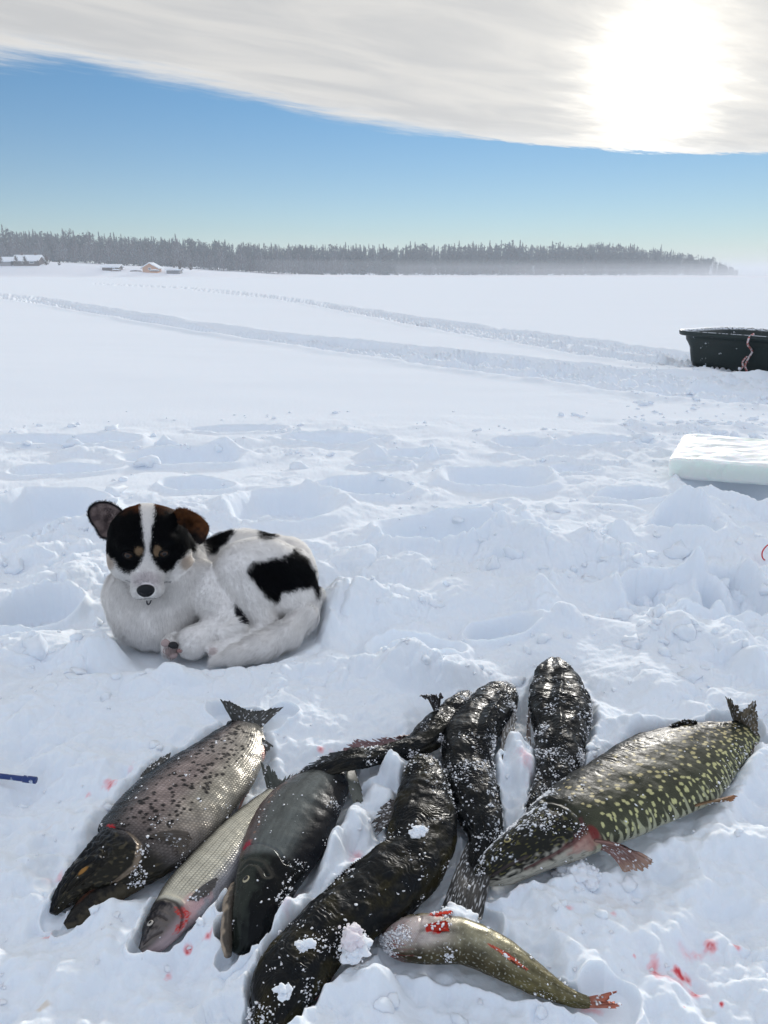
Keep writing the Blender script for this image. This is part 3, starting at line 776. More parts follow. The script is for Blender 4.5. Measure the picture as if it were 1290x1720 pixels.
def wrinkle(x, y, s0, f1=420, f2=40):
    """skin folds running round the body"""
    a = fbm(x * 22 + 0 * y, y * 22, o=3, s=s0)
    b = fbm(x * 60, y * 60, o=2, s=s0 + 5)
    r = (1 - np.abs(np.sin((x * f1) + 9 * a + 1.2 * b))) ** 1.3
    r2 = 1 - np.abs(np.sin((x * f1 * 2.3) + 11 * a + 3 * b))
    return (r * sstep(perlin(x * 20, y * f2 * .7, s=s0 + 3), -.15, .5) + .4 * r2 * sstep(perlin(x * 24, y * f2, s=s0 + 4), -.1, .4))
def burbot(name, label, st, tint, seed, head=True, nU=620, nV=240, amp=.0011, frost=-.1, olive=.4, fz=None, ridge=None):
    st = [tuple([(q[0] + q[2]) / 2 + (q[0] - q[2]) / 2 * .93, (q[1] + q[3]) / 2 + (q[1] - q[3]) / 2 * .93, (q[0] + q[2]) / 2 - (q[0] - q[2]) / 2 * .93, (q[1] + q[3]) / 2 - (q[1] - q[3]) / 2 * .93, q[4] * .9] + list(q[5:])) for q in st]
    B = Body(st, nU, nV, sq=.92); U, TH = B.grid(); register(B)
    root = empty(name, tuple(B.C[nU // 2] - np.array((0, 0, B.C[nU // 2][2]))), label, 'fish', None)
    x = U * B.L; y = TH * .04
    up = np.sin(TH)
    c = lerp((.006, .008, .010), tint, sstep(fbm(x * 26, y * 30, o=3, s=seed), -.2, .8) * olive)
    wr = wrinkle(x, y, seed + 3)
    m = sstep(U, .02, .12)
    c = lerp(c, (.10, .085, .055), sstep(fbm(x * 70, y * 90, o=3, s=seed + 17), .25, .6) * .15)
    disp = (amp * wr) * m + .0034 * fbm(x * 20, y * 20, o=4, s=seed + 7)
    if ridge is not None:        # a sharp fold or fin-fold along the back
        rt = np.interp(U, [q[0] for q in ridge], [q[1] for q in ridge]); kk = np.interp(U, [q[0] for q in ridge], [q[2] for q in ridge])
        dd = (TH - rt); disp = disp + kk * np.exp(-np.abs(dd) / .10) - kk * .6 * gauss(dd, -.3, .15)
    c = c * (.62 + .55 * wr)[..., None]
    c = c * (.7 + .5 * sstep(perlin(x * 400, y * 400, s=seed + 9), -.4, .5))[..., None]
    P_ = B.pos(disp)
    fa = frost + (fz(U, TH) if fz else 0) + .22 * perlin(x * 22, y * 26, s=seed + 15)
    c, rough, k = frost_col(c, .36 + .06 * wr + .12 * perlin(x * 40, y * 50, s=seed + 16), P_, fa, 230, seed + 11)
    disp = disp + .0009 * k
    link('body', B.mesh('body', np.clip(c, 0, 1), rough, disp), root, [M_DARKSKIN])
    return B, root
def fish_burbots():
    st = [(420, 1768, 466, 1772, .014), (414, 1735, 488, 1745, .024), (413, 1695, 512, 1712, .032), (427, 1625, 550, 1658, .036), (474, 1566, 594, 1607, .038), (533, 1507, 648, 1565, .040),
          (588, 1462, 705, 1535, .042), (630, 1430, 752, 1472, .044), (652, 1395, 768, 1402, .044), (664, 1340, 762, 1345, .042, .004), (676, 1308, 748, 1313, .040, .006), (684, 1293, 740, 1297, .034, .008), (694, 1285, 730, 1288, .024, .010)]
    B, r = burbot('burbot', 'largest dark burbot curving from the bottom edge upward, white snow lump on its back', st, (.036, .030, .009), 201, frost=-.20,
                  fz=lambda U, TH: .20 * (U < .30) + .18 * gauss(TH, .25, .35) * (U < .6) + .10 * (U > .8), olive=.75,
                  ridge=[(0, .6, 0), (.25, .5, .001), (.4, .55, .0025), (.62, .9, .004), (.72, 1.1, .002), (.9, 1.2, 0)])
    ray_fin('pectoral_fin', [B.at(.72, .15, 0)[0], B.at(.77, .1, 0)[0], B.at(.82, .1, 0)[0]], [G(628, 1408, .012), G(622, 1385, .018), G(632, 1362, .022), G(648, 1345, .026)], r, fin_col((.012, .012, .013), (.09, .08, .075), seed=31, frost=.1), seed=31, nr=40, rag=.25, curl=.004)
    ray_fin('dorsal_fin', [B.at(.40, .12, 0)[0], B.at(.48, .10, 0)[0], B.at(.56, .10, 0)[0], B.at(.61, .10, 0)[0]], [G(560, 1478, .036), G(590, 1452, .038), G(620, 1432, .036), G(648, 1412, .03)], r, fin_col((.012, .012, .013), (.06, .055, .05), seed=32), seed=32, nr=60, rag=.1)
    frost_from(B, lambda U, TH, P_: .22 + .9 * gauss(TH, .3, .3) * (U < .5) + .5 * (U < .28) + .4 * gauss(TH, 2.8, .4) * (U > .2))
    # the thin one, upper left
    st = [(772, 1160, 800, 1174, .010, .006), (762, 1168, 792, 1190, .018, .006), (738, 1186, 776, 1217, .024, .006), (711, 1209, 752, 1246, .026, .006), (688, 1236, 716, 1270, .022, .01), (642, 1254, 658, 1283, .018, .016), (592, 1261, 602, 1293, .015, .030), (556, 1276, 566, 1300, .010, .030), (522, 1293, 532, 1307, .006, .022), (500, 1308, 507, 1316, .004, .014)]
    B, r = burbot('burbot', 'slim glossy burbot whose long tail lies across the dark char, curled fin raised', st, (.07, .063, .04), 231, frost=-.30, olive=.35,
                  fz=lambda U, TH: .25 * (U < .2) + .12 * (TH > 2.4), amp=.0010)
    ray_fin('pectoral_fin', [B.at(.20, .4, 0)[0], B.at(.25, .35, 0)[0]], [G(742, 1168, .05), G(722, 1166, .055), G(702, 1168, .055)], r, fin_col((.012, .012, .013), (.09, .08, .08), seed=33, frost=.05), seed=33, nr=30, curl=.008, rag=.25, bow=(0, 0, .01))
    ray_fin('dorsal_fin', [B.at(.45, .2, 0)[0], B.at(.55, .2, 0)[0], B.at(.66, .2, 0)[0], B.at(.76, .2, 0)[0]], [G(676, 1238, .034), G(650, 1236, .036), G(612, 1240, .045), G(586, 1242, .05), G(572, 1262, .046)], r, fin_col((.10, .05, .05), (.32, .20, .20), seed=34, frost=-.05), seed=34, nr=70, rag=.35, curl=.003)
    ray_fin('tail_fin', [B.at(.74, .1, 0)[0], B.at(.84, .1, 0)[0], B.at(.93, .1, 0)[0], B.at(.99, .1, 0)[0]], [G(556, 1262, .04), G(524, 1278, .036), G(500, 1296, .028), G(484, 1318, .018)], r, fin_col((.012, .014, .016), (.08, .085, .085), seed=35, frost=-.05), seed=35, nr=70, rag=.22, curl=.002)
    frost_from(B, lambda U, TH, P_: .15 + .8 * (U < .18) + .9 * gauss(TH, 2.9, .4) * (U > .25) * (U < .7))
    # the curved one in the middle
    st = [(838, 1150, 864, 1158, .014, .004), (812, 1153, 870, 1180, .026, .002), (782, 1174, 866, 1208, .034), (753, 1205, 850, 1234, .038), (739, 1245, 832, 1262, .040), (742, 1290, 830, 1296, .038), (752, 1330, 840, 1346, .036), (770, 1372, 846, 1385, .030), (786, 1410, 840, 1416, .020), (786, 1440, 814, 1448, .010), (782, 1458, 806, 1464, .006)]
    B, r = burbot('burbot', 'wrinkled burbot bending down the middle, spread tail fin ending above the small perch', st, (.05, .052, .05), 261, frost=-.06, olive=.45, amp=.0018,
                  fz=lambda U, TH: .24 * (U > .60) * (U < 1.1) + .22 * (TH > 2.2) + .12 * (U < .12), ridge=[(0, 1.8, 0), (.15, 1.9, .002), (.35, 2.0, .006), (.5, 2.2, .004), (.7, 2.6, .001), (1, 2.6, 0)])
    B0 = B
    ray_fin('tail_fin', [B.at(.90, .1, 0)[0], B.C[-8], B.at(.90, 3.0, 0)[0]], [G(737, 1538, .006), G(755, 1542, .01), G(780, 1548, .014), G(808, 1552, .014)], r, fin_col((.010, .010, .011), (.06, .06, .06), seed=36, frost=.16), seed=36, nr=60, rag=.06, nk=30, bow=(0, 0, .006))
    ray_fin('pectoral_fin', [B.at(.18, 2.9, 0)[0], B.at(.26, 2.95, 0)[0], B.at(.34, 2.95, 0)[0]], [G(868, 1222, .012), G(862, 1250, .012), G(846, 1282, .012), G(838, 1298, .012)], r, fin_col((.02, .02, .02), (.12, .11, .10), seed=38, frost=.25), seed=38, nr=40, rag=.3, curl=.003)
    frost_from(B, lambda U, TH, P_: .35 + 1.2 * (U > .62) + 1.8 * gauss(TH, 2.8, .5) * (U < .6) + .6 * (U < .1))
    # the far one, behind the pike
    st = [(917, 1110, 944, 1114, .014, .004), (903, 1124, 962, 1130, .026), (891, 1155, 982, 1158, .034), (888, 1192, 993, 1196, .036), (898, 1240, 982, 1243, .034), (902, 1285, 975, 1288, .030), (896, 1325, 956, 1326, .024), (884, 1362, 925, 1362, .016), (878, 1385, 905, 1385, .008)]
    B, r = burbot('burbot', 'snow-crusted burbot standing apart above the pike, head end upward', st, (.085, .087, .083), 291, frost=.06, olive=.5, amp=.0018,
                  fz=lambda U, TH: .16 * sstep(U, .55, .8) + .2 * (TH > 2.2) - .10 * (U < .2), ridge=[(0, 1.7, 0), (.2, 1.7, .003), (.4, 1.5, .005), (.6, 1.6, .002), (1, 1.6, 0)])
    ray_fin('pectoral_fin', [B.at(.30, .15, 0)[0], B.at(.38, .15, 0)[0]], [G(889, 1215, .02), G(884, 1240, .016), G(892, 1262, .012)], r, fin_col((.05, .04, .04), (.15, .12, .11), seed=37, frost=.2), seed=37, nr=22, rag=.2)
    frost_from(B, lambda U, TH, P_: .5 + 1.4 * (U > .55) + .9 * gauss(TH, 1.5, .5) + 1.6 * gauss(TH, 3.0, .35) + 1.2 * gauss(TH, .1, .3))
# --- pike ---------------------------------------------------------------------------------
def fish_pike():
    st = [(792, 1474, 802, 1492, .006, .002), (803, 1448, 838, 1490, .018), (820, 1426, 872, 1484, .028), (856, 1396, 920, 1468, .038), (905, 1350, 978, 1450, .044), (965, 1306, 1036, 1426, .044), (1030, 1270, 1096, 1396, .042),
          (1096, 1236, 1148, 1362, .038), (1156, 1219, 1196, 1310, .030), (1198, 1213, 1238, 1276, .022), (1222, 1212, 1258, 1256, .016), (1236, 1209, 1266, 1242, .011)]
    B = Body(st, 700, 320); U, TH = B.grid(); register(B)
    root = empty('pike', tuple(B.C[350] - np.array((0, 0, B.C[350][2]))), 'big pike with yellow spots on dark green sides lying at the right', 'fish')
    w = np.where(TH < 4.7, np.clip((TH - .1) / 3.45, 0, 1), np.clip((6.28 - TH) / 1.6, 0, 1)); x = U * B.L; y = TH * .055
    c = lerp((.008, .009, .009), (.060, .064, .040), sstep(w, .15, .70))
    belly = np.array((.46, .46, .38))
    n = fbm(x * 40, y * 40, o=2, s=301)
    bm = sstep(w + .07 * n, .86, .96)
    # bars: wavy fingers between the green flank and the pale belly
    ph = x * 520 + 2.5 * perlin(x * 50, y * 30, s=302)
    fing = np.sin(ph) * .5 + .5
    fm = sstep(w + .20 * (fing - .5) * (1 + .8 * perlin(x * 60, y * 20, s=313)) + .05 * n, .80, .87)
    c = c * (1 + .25 * n)[..., None]
    dens = perlin(x * 700, y * 700, s=303)
    c = c * (.85 + .35 * sstep(dens, -.3, .5))[..., None]
    spot = np.zeros(U.shape); rng = np.random.default_rng(8)
    # rows of bean-shaped yellow spots
    for ir, th0 in enumerate(np.linspace(.85, 2.78, 15)):
        su = .30 + .017 * (ir % 2)
        while su < .97:
            su2 = su + rng.uniform(-.011, .011); t2 = th0 + rng.uniform(-.09, .09)
            a_ = B.a[int(min(su2, .999) * 699)]
            sz = rng.uniform(.0016, .0031) * (1.1 if th0 > 1.7 else .85)
            if rng.uniform() > .10 + .25 * (th0 < 1.2):
                dx_ = (U - su2) * B.L; dy_ = (TH - t2) * a_; el = 1.0 + .6 * rng.uniform() if th0 < 2.3 else .75
                an = .2; cx, sx = math.cos(an), math.sin(an)
                q = np.hypot((dx_ * cx + dy_ * sx) / el, (-dx_ * sx + dy_ * cx) * (1 if th0 < 2.3 else .6)) / sz
                spot = np.maximum(spot, sstep(q + .3 * perlin(x * 500, y * 500, s=304), 1.2, .75))
            su += rng.uniform(.020, .036)
    sc_c = lerp((.56, .47, .24), (.62, .62, .30), sstep(w, .40, .70))
    c = lerp(c, sc_c, spot * (.72 * sstep(w, .12, .28) + .18))
    yel = lerp((.42, .43, .28), belly, sstep(w, .80, .95))
    c = lerp(c, yel, np.maximum(fm * .85, bm))
    c = lerp(c, (.32, .33, .27), sstep(perlin(x * 160, y * 160, s=305), .25, .55) * sstep(w, .80, .92) * .7)
    sc_ = scales(x, y, .0024); c = c * (.80 + .35 * sc_[..., None])
    hd = sstep(U, .27, .22)
    hc = lerp((.010, .011, .009), (.34, .33, .28), sstep(w + .10 * fbm(x * 110, y * 110, o=2, s=306), .66, .82))
    hs = sstep(perlin(x * 150, y * 190, s=307), .30, .5) * (w > .2) * (w < .7); hc = lerp(hc, (.16, .15, .05), hs * .5)
    hb = sstep(perlin(x * 130, y * 300, s=308), .22, .45) * sstep(w, .75, .9); hc = lerp(hc, (.06, .06, .05), hb * .7)
    c = lerp(c, hc, hd)
    # pink raw gill opening on the belly side
    pk = sstep(np.hypot((U - .235) / .050, (TH - 2.75) / .35) + .35 * fbm(x * 90, y * 90, o=2, s=309), 1.15, .5)
    c = lerp(c, (.42, .20, .17), pk * .6)
    c = lerp(c, (.16, .02, .02), sstep(np.hypot((U - .262) / .014, (TH - 2.55) / .28), 1.1, .6) * .9)
    pl = [(.10, 2.75), (.16, 2.72), (.21, 2.6), (.25, 2.3), (.262, 1.9), (.258, 1.4), (.24, 1.0)]
    g = line_groove(U, TH, pl); disp = .0004 * sc_ * (1 - hd) - .003 * sstep(g, 1.4, .2) + .002 * gauss(g, 2.6, 1.0) * (U < .26)
    c = lerp(c, (.10, .04, .04), sstep(g, 1.2, .4) * (TH > 2.0) * .8)
    g2 = line_groove(U, TH, [(.02, 2.3), (.07, 2.2), (.11, 2.3)]); disp = disp - .0018 * sstep(g2, 1.3, .2); c = lerp(c, (.05, .04, .04), sstep(g2, 1.2, .4) * .8)
    disp = disp + .0012 * fbm(x * 30, y * 30, o=3, s=310)
    # shallow skin folds across the back
    disp = disp + .0006 * wrinkle(x, y, 311, 260) * sstep(w, .55, .3) * (U > .35)
    P_ = B.pos(); rough = .44 + .05 * n
    fa = -.24 + .66 * sstep(U, .42, .16) * sstep(w, .72, .35) + .12 * (w < .15)
    fa = fa + .6 * np.exp(-(((U - .93) / .05) ** 2 + ((TH - 2.6) / .5) ** 2))
    c, rough, k = frost_col(c, rough, P_, fa, 150, 312); disp = disp + .0010 * k
    link('body', B.mesh('body', np.clip(c, 0, 1), rough, disp), root, [M_FISH])
    p, N, T = B.at(.10, 1.3, .0002); eye_mesh(root, p, N, T, .005, (.30, .26, .10), .4, .55)
    fp = fin_col((.07, .025, .025), (.33, .19, .16), tip=(.45, .30, .22), seed=41, frost=.05)
    ray_fin('pectoral_fin', [B.at(.255, 2.75, .0005)[0], B.at(.275, 3.0, .0005)[0], B.at(.27, 3.25, 0)[0]], [G(1084, 1442, .018), G(1102, 1450, .014), G(1096, 1461, .008), G(1048, 1466, .004)], root, fp, seed=41, nr=34, rag=.08, bow=(0, 0, .006), nk=20, rayh=.0012, thick=.003)
    ray_fin('pelvic_fin', [B.at(.555, 2.95, 0)[0], B.at(.60, 3.0, 0)[0]], [G(1236, 1334, .026), G(1240, 1338, .022), G(1230, 1346, .016)], root, fin_col((.06, .05, .03), (.28, .17, .09), tip=(.5, .22, .10), seed=42), seed=42, nr=18, rag=.08, thick=.003)
    ray_fin('dorsal_fin', [B.at(.77, .05, 0)[0], B.at(.83, .05, 0)[0], B.at(.88, .05, 0)[0]], [G(1130, 1216, .038), G(1150, 1208, .04), G(1172, 1210, .036)], root, fin_col((.02, .02, .018), (.10, .09, .06), seed=43), seed=43, nr=30)
    ray_fin('anal_fin', [B.at(.90, 2.9, 0)[0], B.at(.95, 2.9, 0)[0]], [G(1262, 1282, .004), G(1276, 1262, .008), G(1278, 1250, .01)], root, fin_col((.05, .04, .03), (.22, .15, .10), seed=44, frost=.25), seed=44, nr=24, rag=.25)
    E = B.C[-6]; Dv = B.Dv[-6]
    ray_fin('tail_fin', [E + Dv * 1.1, E + Dv * .1, E - Dv * 1.0], [G(1217, 1166, .070), G(1236, 1178, .058), G(1246, 1196, .040), G(1258, 1182, .048), G(1270, 1176, .050), G(1273, 1232, .018)], root, fin_col((.025, .023, .018), (.24, .20, .14), seed=45, frost=.15), seed=45, nr=70, rag=.10, curl=.004, rayh=.0012)
    def wt(U, TH, P_):
        w = (1 - np.cos(TH)) / 2
        return .10 + 4.6 * sstep(U, .40, .18) * sstep(w, .75, .45) + 2.0 * np.exp(-(((U - .25) / .05) ** 2 + ((TH - 2.0) / .5) ** 2)) + 6 * np.exp(-(((U - .93) / .05) ** 2 + ((TH - 2.7) / .5) ** 2))
    frost_from(B, wt)
# --- small perch -----------------------------------------------------------------------------
def fish_perch():
    st = [(647, 1556, 648, 1582, .010), (662, 1546, 688, 1612, .022), (702, 1541, 735, 1622, .029), (762, 1549, 792, 1624, .030), (824, 1576, 852, 1648, .026), (884, 1616, 905, 1674, .020), (928, 1650, 945, 1687, .014), (968, 1672, 980, 1694, .010), (985, 1676, 992, 1695, .007)]
    B = Body(st, 520, 220); U, TH = B.grid(); register(B)
    root = empty('perch', tuple(B.C[260] - np.array((0, 0, B.C[260][2]))), 'small olive perch with two blood-red fins at the bottom, belly up and tail right', 'fish')
    w = (1 - np.cos(TH)) / 2; x = U * B.L; y = TH * .032
    c = lerp((.13, .10, .02), (.30, .28, .19), sstep(w, .05, .40)); c = lerp(c, (.055, .045, .022), sstep(w, .70, .98))
    c = lerp(c, (.55, .48, .46), sstep(U, .42, .2) * sstep(w, .08, .3) * sstep(w, .98, .7))
    c = lerp(c, (.14, .12, .05), sstep(U, .50, .8) * .75)
    sc_ = scales(x, y, .0018); n = fbm(x * 60, y * 60, o=3, s=401)
    c = c * (.66 + .5 * sc_ + .4 * n)[..., None]
    c = lerp(c, (.5, .5, .42), sstep(perlin(x * 330, y * 330, s=407), .35, .6) * .45)
    bars = sstep(np.sin(x * 210 + n), .3, .9) * sstep(w, .35, .1); c = c * (1 - .35 * bars)[..., None]
    pk = sstep(U, .16, .06); c = lerp(c, (.55, .36, .36), pk * .7 * sstep(perlin(x * 90, y * 200, s=402), -.3, .4))
    c = lerp(c, (.28, .04, .05), sstep(perlin(x * 120, y * 330, s=403), .35, .6) * sstep(U, .2, .1) * .7)
    for (cu, ct, su, stt, st_) in ((.28, .95, .055, .20, 1), (.27, 1.75, .050, .24, 1), (.60, 1.95, .075, .10, .8), (.66, 2.05, .05, .07, .8)):
        rd = sstep(np.hypot((U - cu) / su, (TH - ct) / stt) + .3 * perlin(x * 220, y * 220, s=404), 1.1, .75); c = lerp(c, (.50, .012, .008), rd * st_)
    disp = .0003 * sc_ + .0008 * fbm(x * 50, y * 50, o=2, s=405)
    g = line_groove(U, TH, [(.17, .6), (.20, 1.2), (.19, 1.9), (.15, 2.5)], .008, .12); disp = disp - .0009 * sstep(g, 1.3, .2)
    P_ = B.pos(); fa = -.22 + .32 * sstep(U, .36, .12); c, rough, k = frost_col(c, .34 + 0 * U, P_, fa, 210, 406)
    link('body', B.mesh('body', np.clip(c, 0, 1), rough, disp + .0006 * k), root, [M_SILVER])
    rf = fin_col((.30, .01, .01), (.62, .05, .02), seed=51)
    ray_fin('pelvic_fin', [B.at(.235, .85, .0002)[0], B.at(.245, 1.05, .0002)[0]], [B.at(.34, .80, .004)[0], B.at(.345, 1.0, .004)[0]], root, rf, seed=51, nr=14, rag=.05)
    ray_fin('pelvic_fin', [B.at(.225, 1.60, .0002)[0], B.at(.235, 1.85, .0002)[0]], [B.at(.325, 1.55, .004)[0], B.at(.33, 1.95, .004)[0]], root, rf, seed=52, nr=16, rag=.08)
    ray_fin('anal_fin', [B.at(.54, 1.9, .0002)[0], B.at(.60, 1.95, .0002)[0], B.at(.66, 2.0, .0002)[0]], [B.at(.66, 2.15, .003)[0], B.at(.70, 2.15, .003)[0], B.at(.735, 2.1, .003)[0]], root, fin_col((.4, .03, .02), (.75, .25, .15), seed=53, frost=0), seed=53, nr=22, rag=.15)
    E = B.C[-5]; Dv = B.Dv[-5]
    ray_fin('tail_fin', [E + Dv, E, E - Dv], [G(1040, 1664, .016), G(1028, 1674, .012), G(1022, 1682, .010), G(1044, 1686, .008), G(1046, 1694, .006)], root, fin_col((.28, .08, .05), (.62, .26, .18), tip=(.7, .2, .12), seed=54, frost=-.1), seed=54, nr=40, rag=.12, curl=.002)
    frost_from(B, lambda U, TH, P_: .2 + .9 * sstep(U, .3, .1) + .8 * gauss(TH, 2.9, .4) * (U < .5))
fish_trout(); fish_grayling(); fish_char(); fish_burbots(); fish_pike(); fish_perch()
# ------------------------------------------------------------------ the puppy
def surface_nets(Fv, org, h):
    ins = Fv < 0; nx, ny, nz = Fv.shape
    c = [ins[i:nx - 1 + i, j:ny - 1 + j, k:nz - 1 + k] for i in (0, 1) for j in (0, 1) for k in (0, 1)]
    s = sum(q.astype(np.int8) for q in c); act = (s > 0) & (s < 8)
    idx = -np.ones(act.shape, dtype=np.int64); ii = np.argwhere(act); idx[act] = np.arange(len(ii))
    acc = np.zeros((len(ii), 3)); cnt = np.zeros(len(ii))
    corners = [(0, 0, 0), (1, 0, 0), (0, 1, 0), (1, 1, 0), (0, 0, 1), (1, 0, 1), (0, 1, 1), (1, 1, 1)]
    for a in range(8):
        for b in range(a + 1, 8):
            ca_, cb_ = np.array(corners[a]), np.array(corners[b])
            if np.abs(ca_ - cb_).sum() != 1: continue
            fa = Fv[tuple((ii + ca_).T)]; fb = Fv[tuple((ii + cb_).T)]; m = (fa < 0) != (fb < 0)
            t = fa / np.where(fa - fb == 0, 1, fa - fb)
            p = ca_ + (cb_ - ca_) * t[:, None]; acc[m] += p[m]; cnt[m] += 1
    V = (ii + acc / cnt[:, None]) * h + org
    faces = []
    for ax in range(3):
        o = [(1, 2), (2, 0), (0, 1)][ax]
        A = ins; B = np.roll(ins, -1, ax)
        m = A != B
        sl = [slice(1, -1)] * 3; mm = np.zeros_like(m); mm[tuple(sl)] = m[tuple(sl)]
        q = np.argwhere(mm)
        d1 = np.zeros(3, int); d1[o[0]] = 1; d2 = np.zeros(3, int); d2[o[1]] = 1
        f = np.stack([idx[tuple((q - d1 - d2).T)], idx[tuple((q - d2).T)], idx[tuple(q.T)], idx[tuple((q - d1).T)]], 1)
        fl = A[tuple(q.T)]; f[~fl] = f[~fl][:, ::-1]
        faces.append(f[(f >= 0).all(1)])
    return V, np.concatenate(faces)
def sd_ell(p, c, r, R=None):
    q = p - np.asarray(c)
    if R is not None: q = q @ R
    r = np.asarray(r); k0 = np.linalg.norm(q / r, axis=-1); k1 = np.linalg.norm(q / r ** 2, axis=-1)
    return k0 * (k0 - 1) / np.maximum(k1, 1e-6)
def sd_cap(p, a, b, ra, rb):
    a = np.asarray(a); b = np.asarray(b); ab = b - a
    t = np.clip(((p - a) @ ab) / ab.dot(ab), 0, 1)
    return np.linalg.norm(p - a - t[..., None] * ab, axis=-1) - (ra + t * (rb - ra))
def smin(a, b, k):
    h = np.clip(0.5 + 0.5 * (b - a) / k, 0, 1)
    return b * (1 - h) + a * h - k * h * (1 - h)
def smins(ds, k):
    r = ds[0]
    for d in ds[1:]: r = smin(r, d, k)
    return r
# head frame: looks toward the camera, a little down
HC = np.array(P(249, 908, 1.36))
Fh = np.array((.215, -.942, -.26)); Fh /= np.linalg.norm(Fh)
Rh = np.array((.974, .222, 0.)); Rh /= np.linalg.norm(Rh); Uh = np.cross(Rh, Fh)
if Uh[2] < 0: Uh = -Uh
tilt = math.radians(-2.0)
Rh, Uh = Rh * math.cos(tilt) + Uh * math.sin(tilt), Uh * math.cos(tilt) - Rh * math.sin(tilt)
HM = np.stack([Rh, Uh, Fh], 1)          # columns: right, up, forward
def hl(r, u, f): return HC + Rh * r + Uh * u + Fh * f
def D_(px, py, y): return np.array(P(px, py, y))
def sdf_dog(p, parts=False):
    hp = (p - HC) @ HM
    # head
    sk = sd_ell(hp, (0, .010, -.004), (.073, .058, .068))
    ck = [sd_ell(hp, (s * .040, -.022, .014), (.036, .034, .042)) for s in (-1, 1)]
    hp2 = hp.copy(); hp2[..., 0] = hp2[..., 0] * 0.92
    mz = sd_cap(hp2, (0, -.024, .034), (0, -.031, .104), .042, .0215)
    pad = [sd_ell(hp, (s * .015, -.041, .102), (.0150, .015, .018)) for s in (-1, 1)]
    ck += [sd_ell(hp, (s * .034, -.042, .018), (.034, .026, .036)) for s in (-1, 1)]
    jaw = sd_cap(hp, (0, -.046, .030), (0, -.055, .092), .028, .0155)
    brow = [sd_ell(hp, (s * .029, .026, .047), (.020, .013, .016)) for s in (-1, 1)]
    head = smins([sk] + ck + brow, .020)
    head = smin(head, smins([mz, jaw] + pad, .012), .022)
    for s in (-1, 1):      # eye sockets
        e = np.linalg.norm(hp - np.array((s * .0310, .0115, .0690)), axis=-1) - .0085
        head = -smin(-head, e, .008)
    # stop between the brows
    # torso
    neck = sd_cap(p, hl(0, -.025, -.045), D_(300, 985, 1.44), .062, .088)
    ruff = [sd_ell(p, D_(222, 1000, 1.385), (.056, .055, .060)), sd_ell(p, D_(310, 985, 1.37), (.052, .062, .056))]
    chest = sd_ell(p, D_(268, 1020, 1.375), (.092, .085, .068))
    chest2 = sd_ell(p, D_(258, 1052, 1.335), (.070, .050, .040))
    torso = sd_cap(p, D_(325, 985, 1.47), D_(410, 960, 1.54), .088, .082)
    loin = sd_cap(p, D_(400, 950, 1.55), D_(475, 955, 1.50), .080, .070)
    body = smins([neck, chest, chest2, torso, loin] + ruff, .030)
    # haunch curled round toward the chest
    R3 = np.array(Matrix.Rotation(math.radians(-16), 3, 'Y'))
    haunch = sd_ell(p, D_(436, 962, 1.415), (.082, .070, .073), R3)
    rump = sd_ell(p, D_(487, 968, 1.45), (.058, .062, .060))
    thigh = sd_cap(p, D_(405, 960, 1.385), D_(440, 1045, 1.34), .055, .030)
    low = sd_ell(p, D_(492, 1008, 1.41), (.052, .05, .045))
    hb = smins([haunch, rump, thigh, low], .028)
    hock = sd_cap(p, D_(455, 1058, 1.33), D_(405, 1080, 1.285), .020, .019)
    foot = sd_cap(p, D_(405, 1080, 1.285), D_(368, 1092, 1.262), .019, .0165)
    toes = [sd_ell(p, D_(357 + 4 * k, 1090 + 5 * k, 1.256 - .003 * k), (.012, .010, .008)) for k in range(3)]
    hind = smins([hock, foot] + toes, .008)
    hb = smin(hb, hind, .012)
    # forelegs: shoulder, forearm folded back, wrist and tucked paws
    shoulder = sd_cap(p, D_(338, 985, 1.375), D_(385, 1040, 1.335), .052, .036)
    fore = sd_cap(p, D_(385, 1046, 1.325), D_(327, 1078, 1.275), .031, .0290)
    wrist = sd_ell(p, D_(323, 1080, 1.268), (.027, .026, .029))
    paw2 = sd_cap(p, D_(300, 1068, 1.32), D_(287, 1086, 1.262), .020, .0185)
    paw3 = sd_cap(p, D_(400, 1052, 1.30), D_(378, 1062, 1.285), .020, .016)
    fl = smin(smin(shoulder, fore, .016), wrist, .014)
    # tail
    tl = [D_(528, 1000, 1.44), D_(512, 1035, 1.37), D_(482, 1066, 1.315), D_(440, 1086, 1.275), D_(398, 1100, 1.252), D_(362, 1110, 1.238)]
    rr = [.020, .025, .027, .025, .018, .007]
    tail = smins([sd_cap(p, tl[i], tl[i + 1], rr[i], rr[i + 1]) for i in range(5)], .010)
    d = smin(body, fl, .010)
    d = smin(d, paw2, .005); d = smin(d, paw3, .005)
    d = smin(d, hb, .008)
    d = smin(d, tail, .006)
    d = smin(d, head, .016)
    if parts:
        return d, head, body, hb, fl, tail, hind, hp, paw2
    return d
def grad_sdf(p, e=.0012):
    g = np.stack([sdf_dog(p + np.eye(3)[k] * e) - sdf_dog(p - np.eye(3)[k] * e) for k in range(3)], -1)
    return g / np.maximum(np.linalg.norm(g, axis=-1), 1e-9)[..., None]

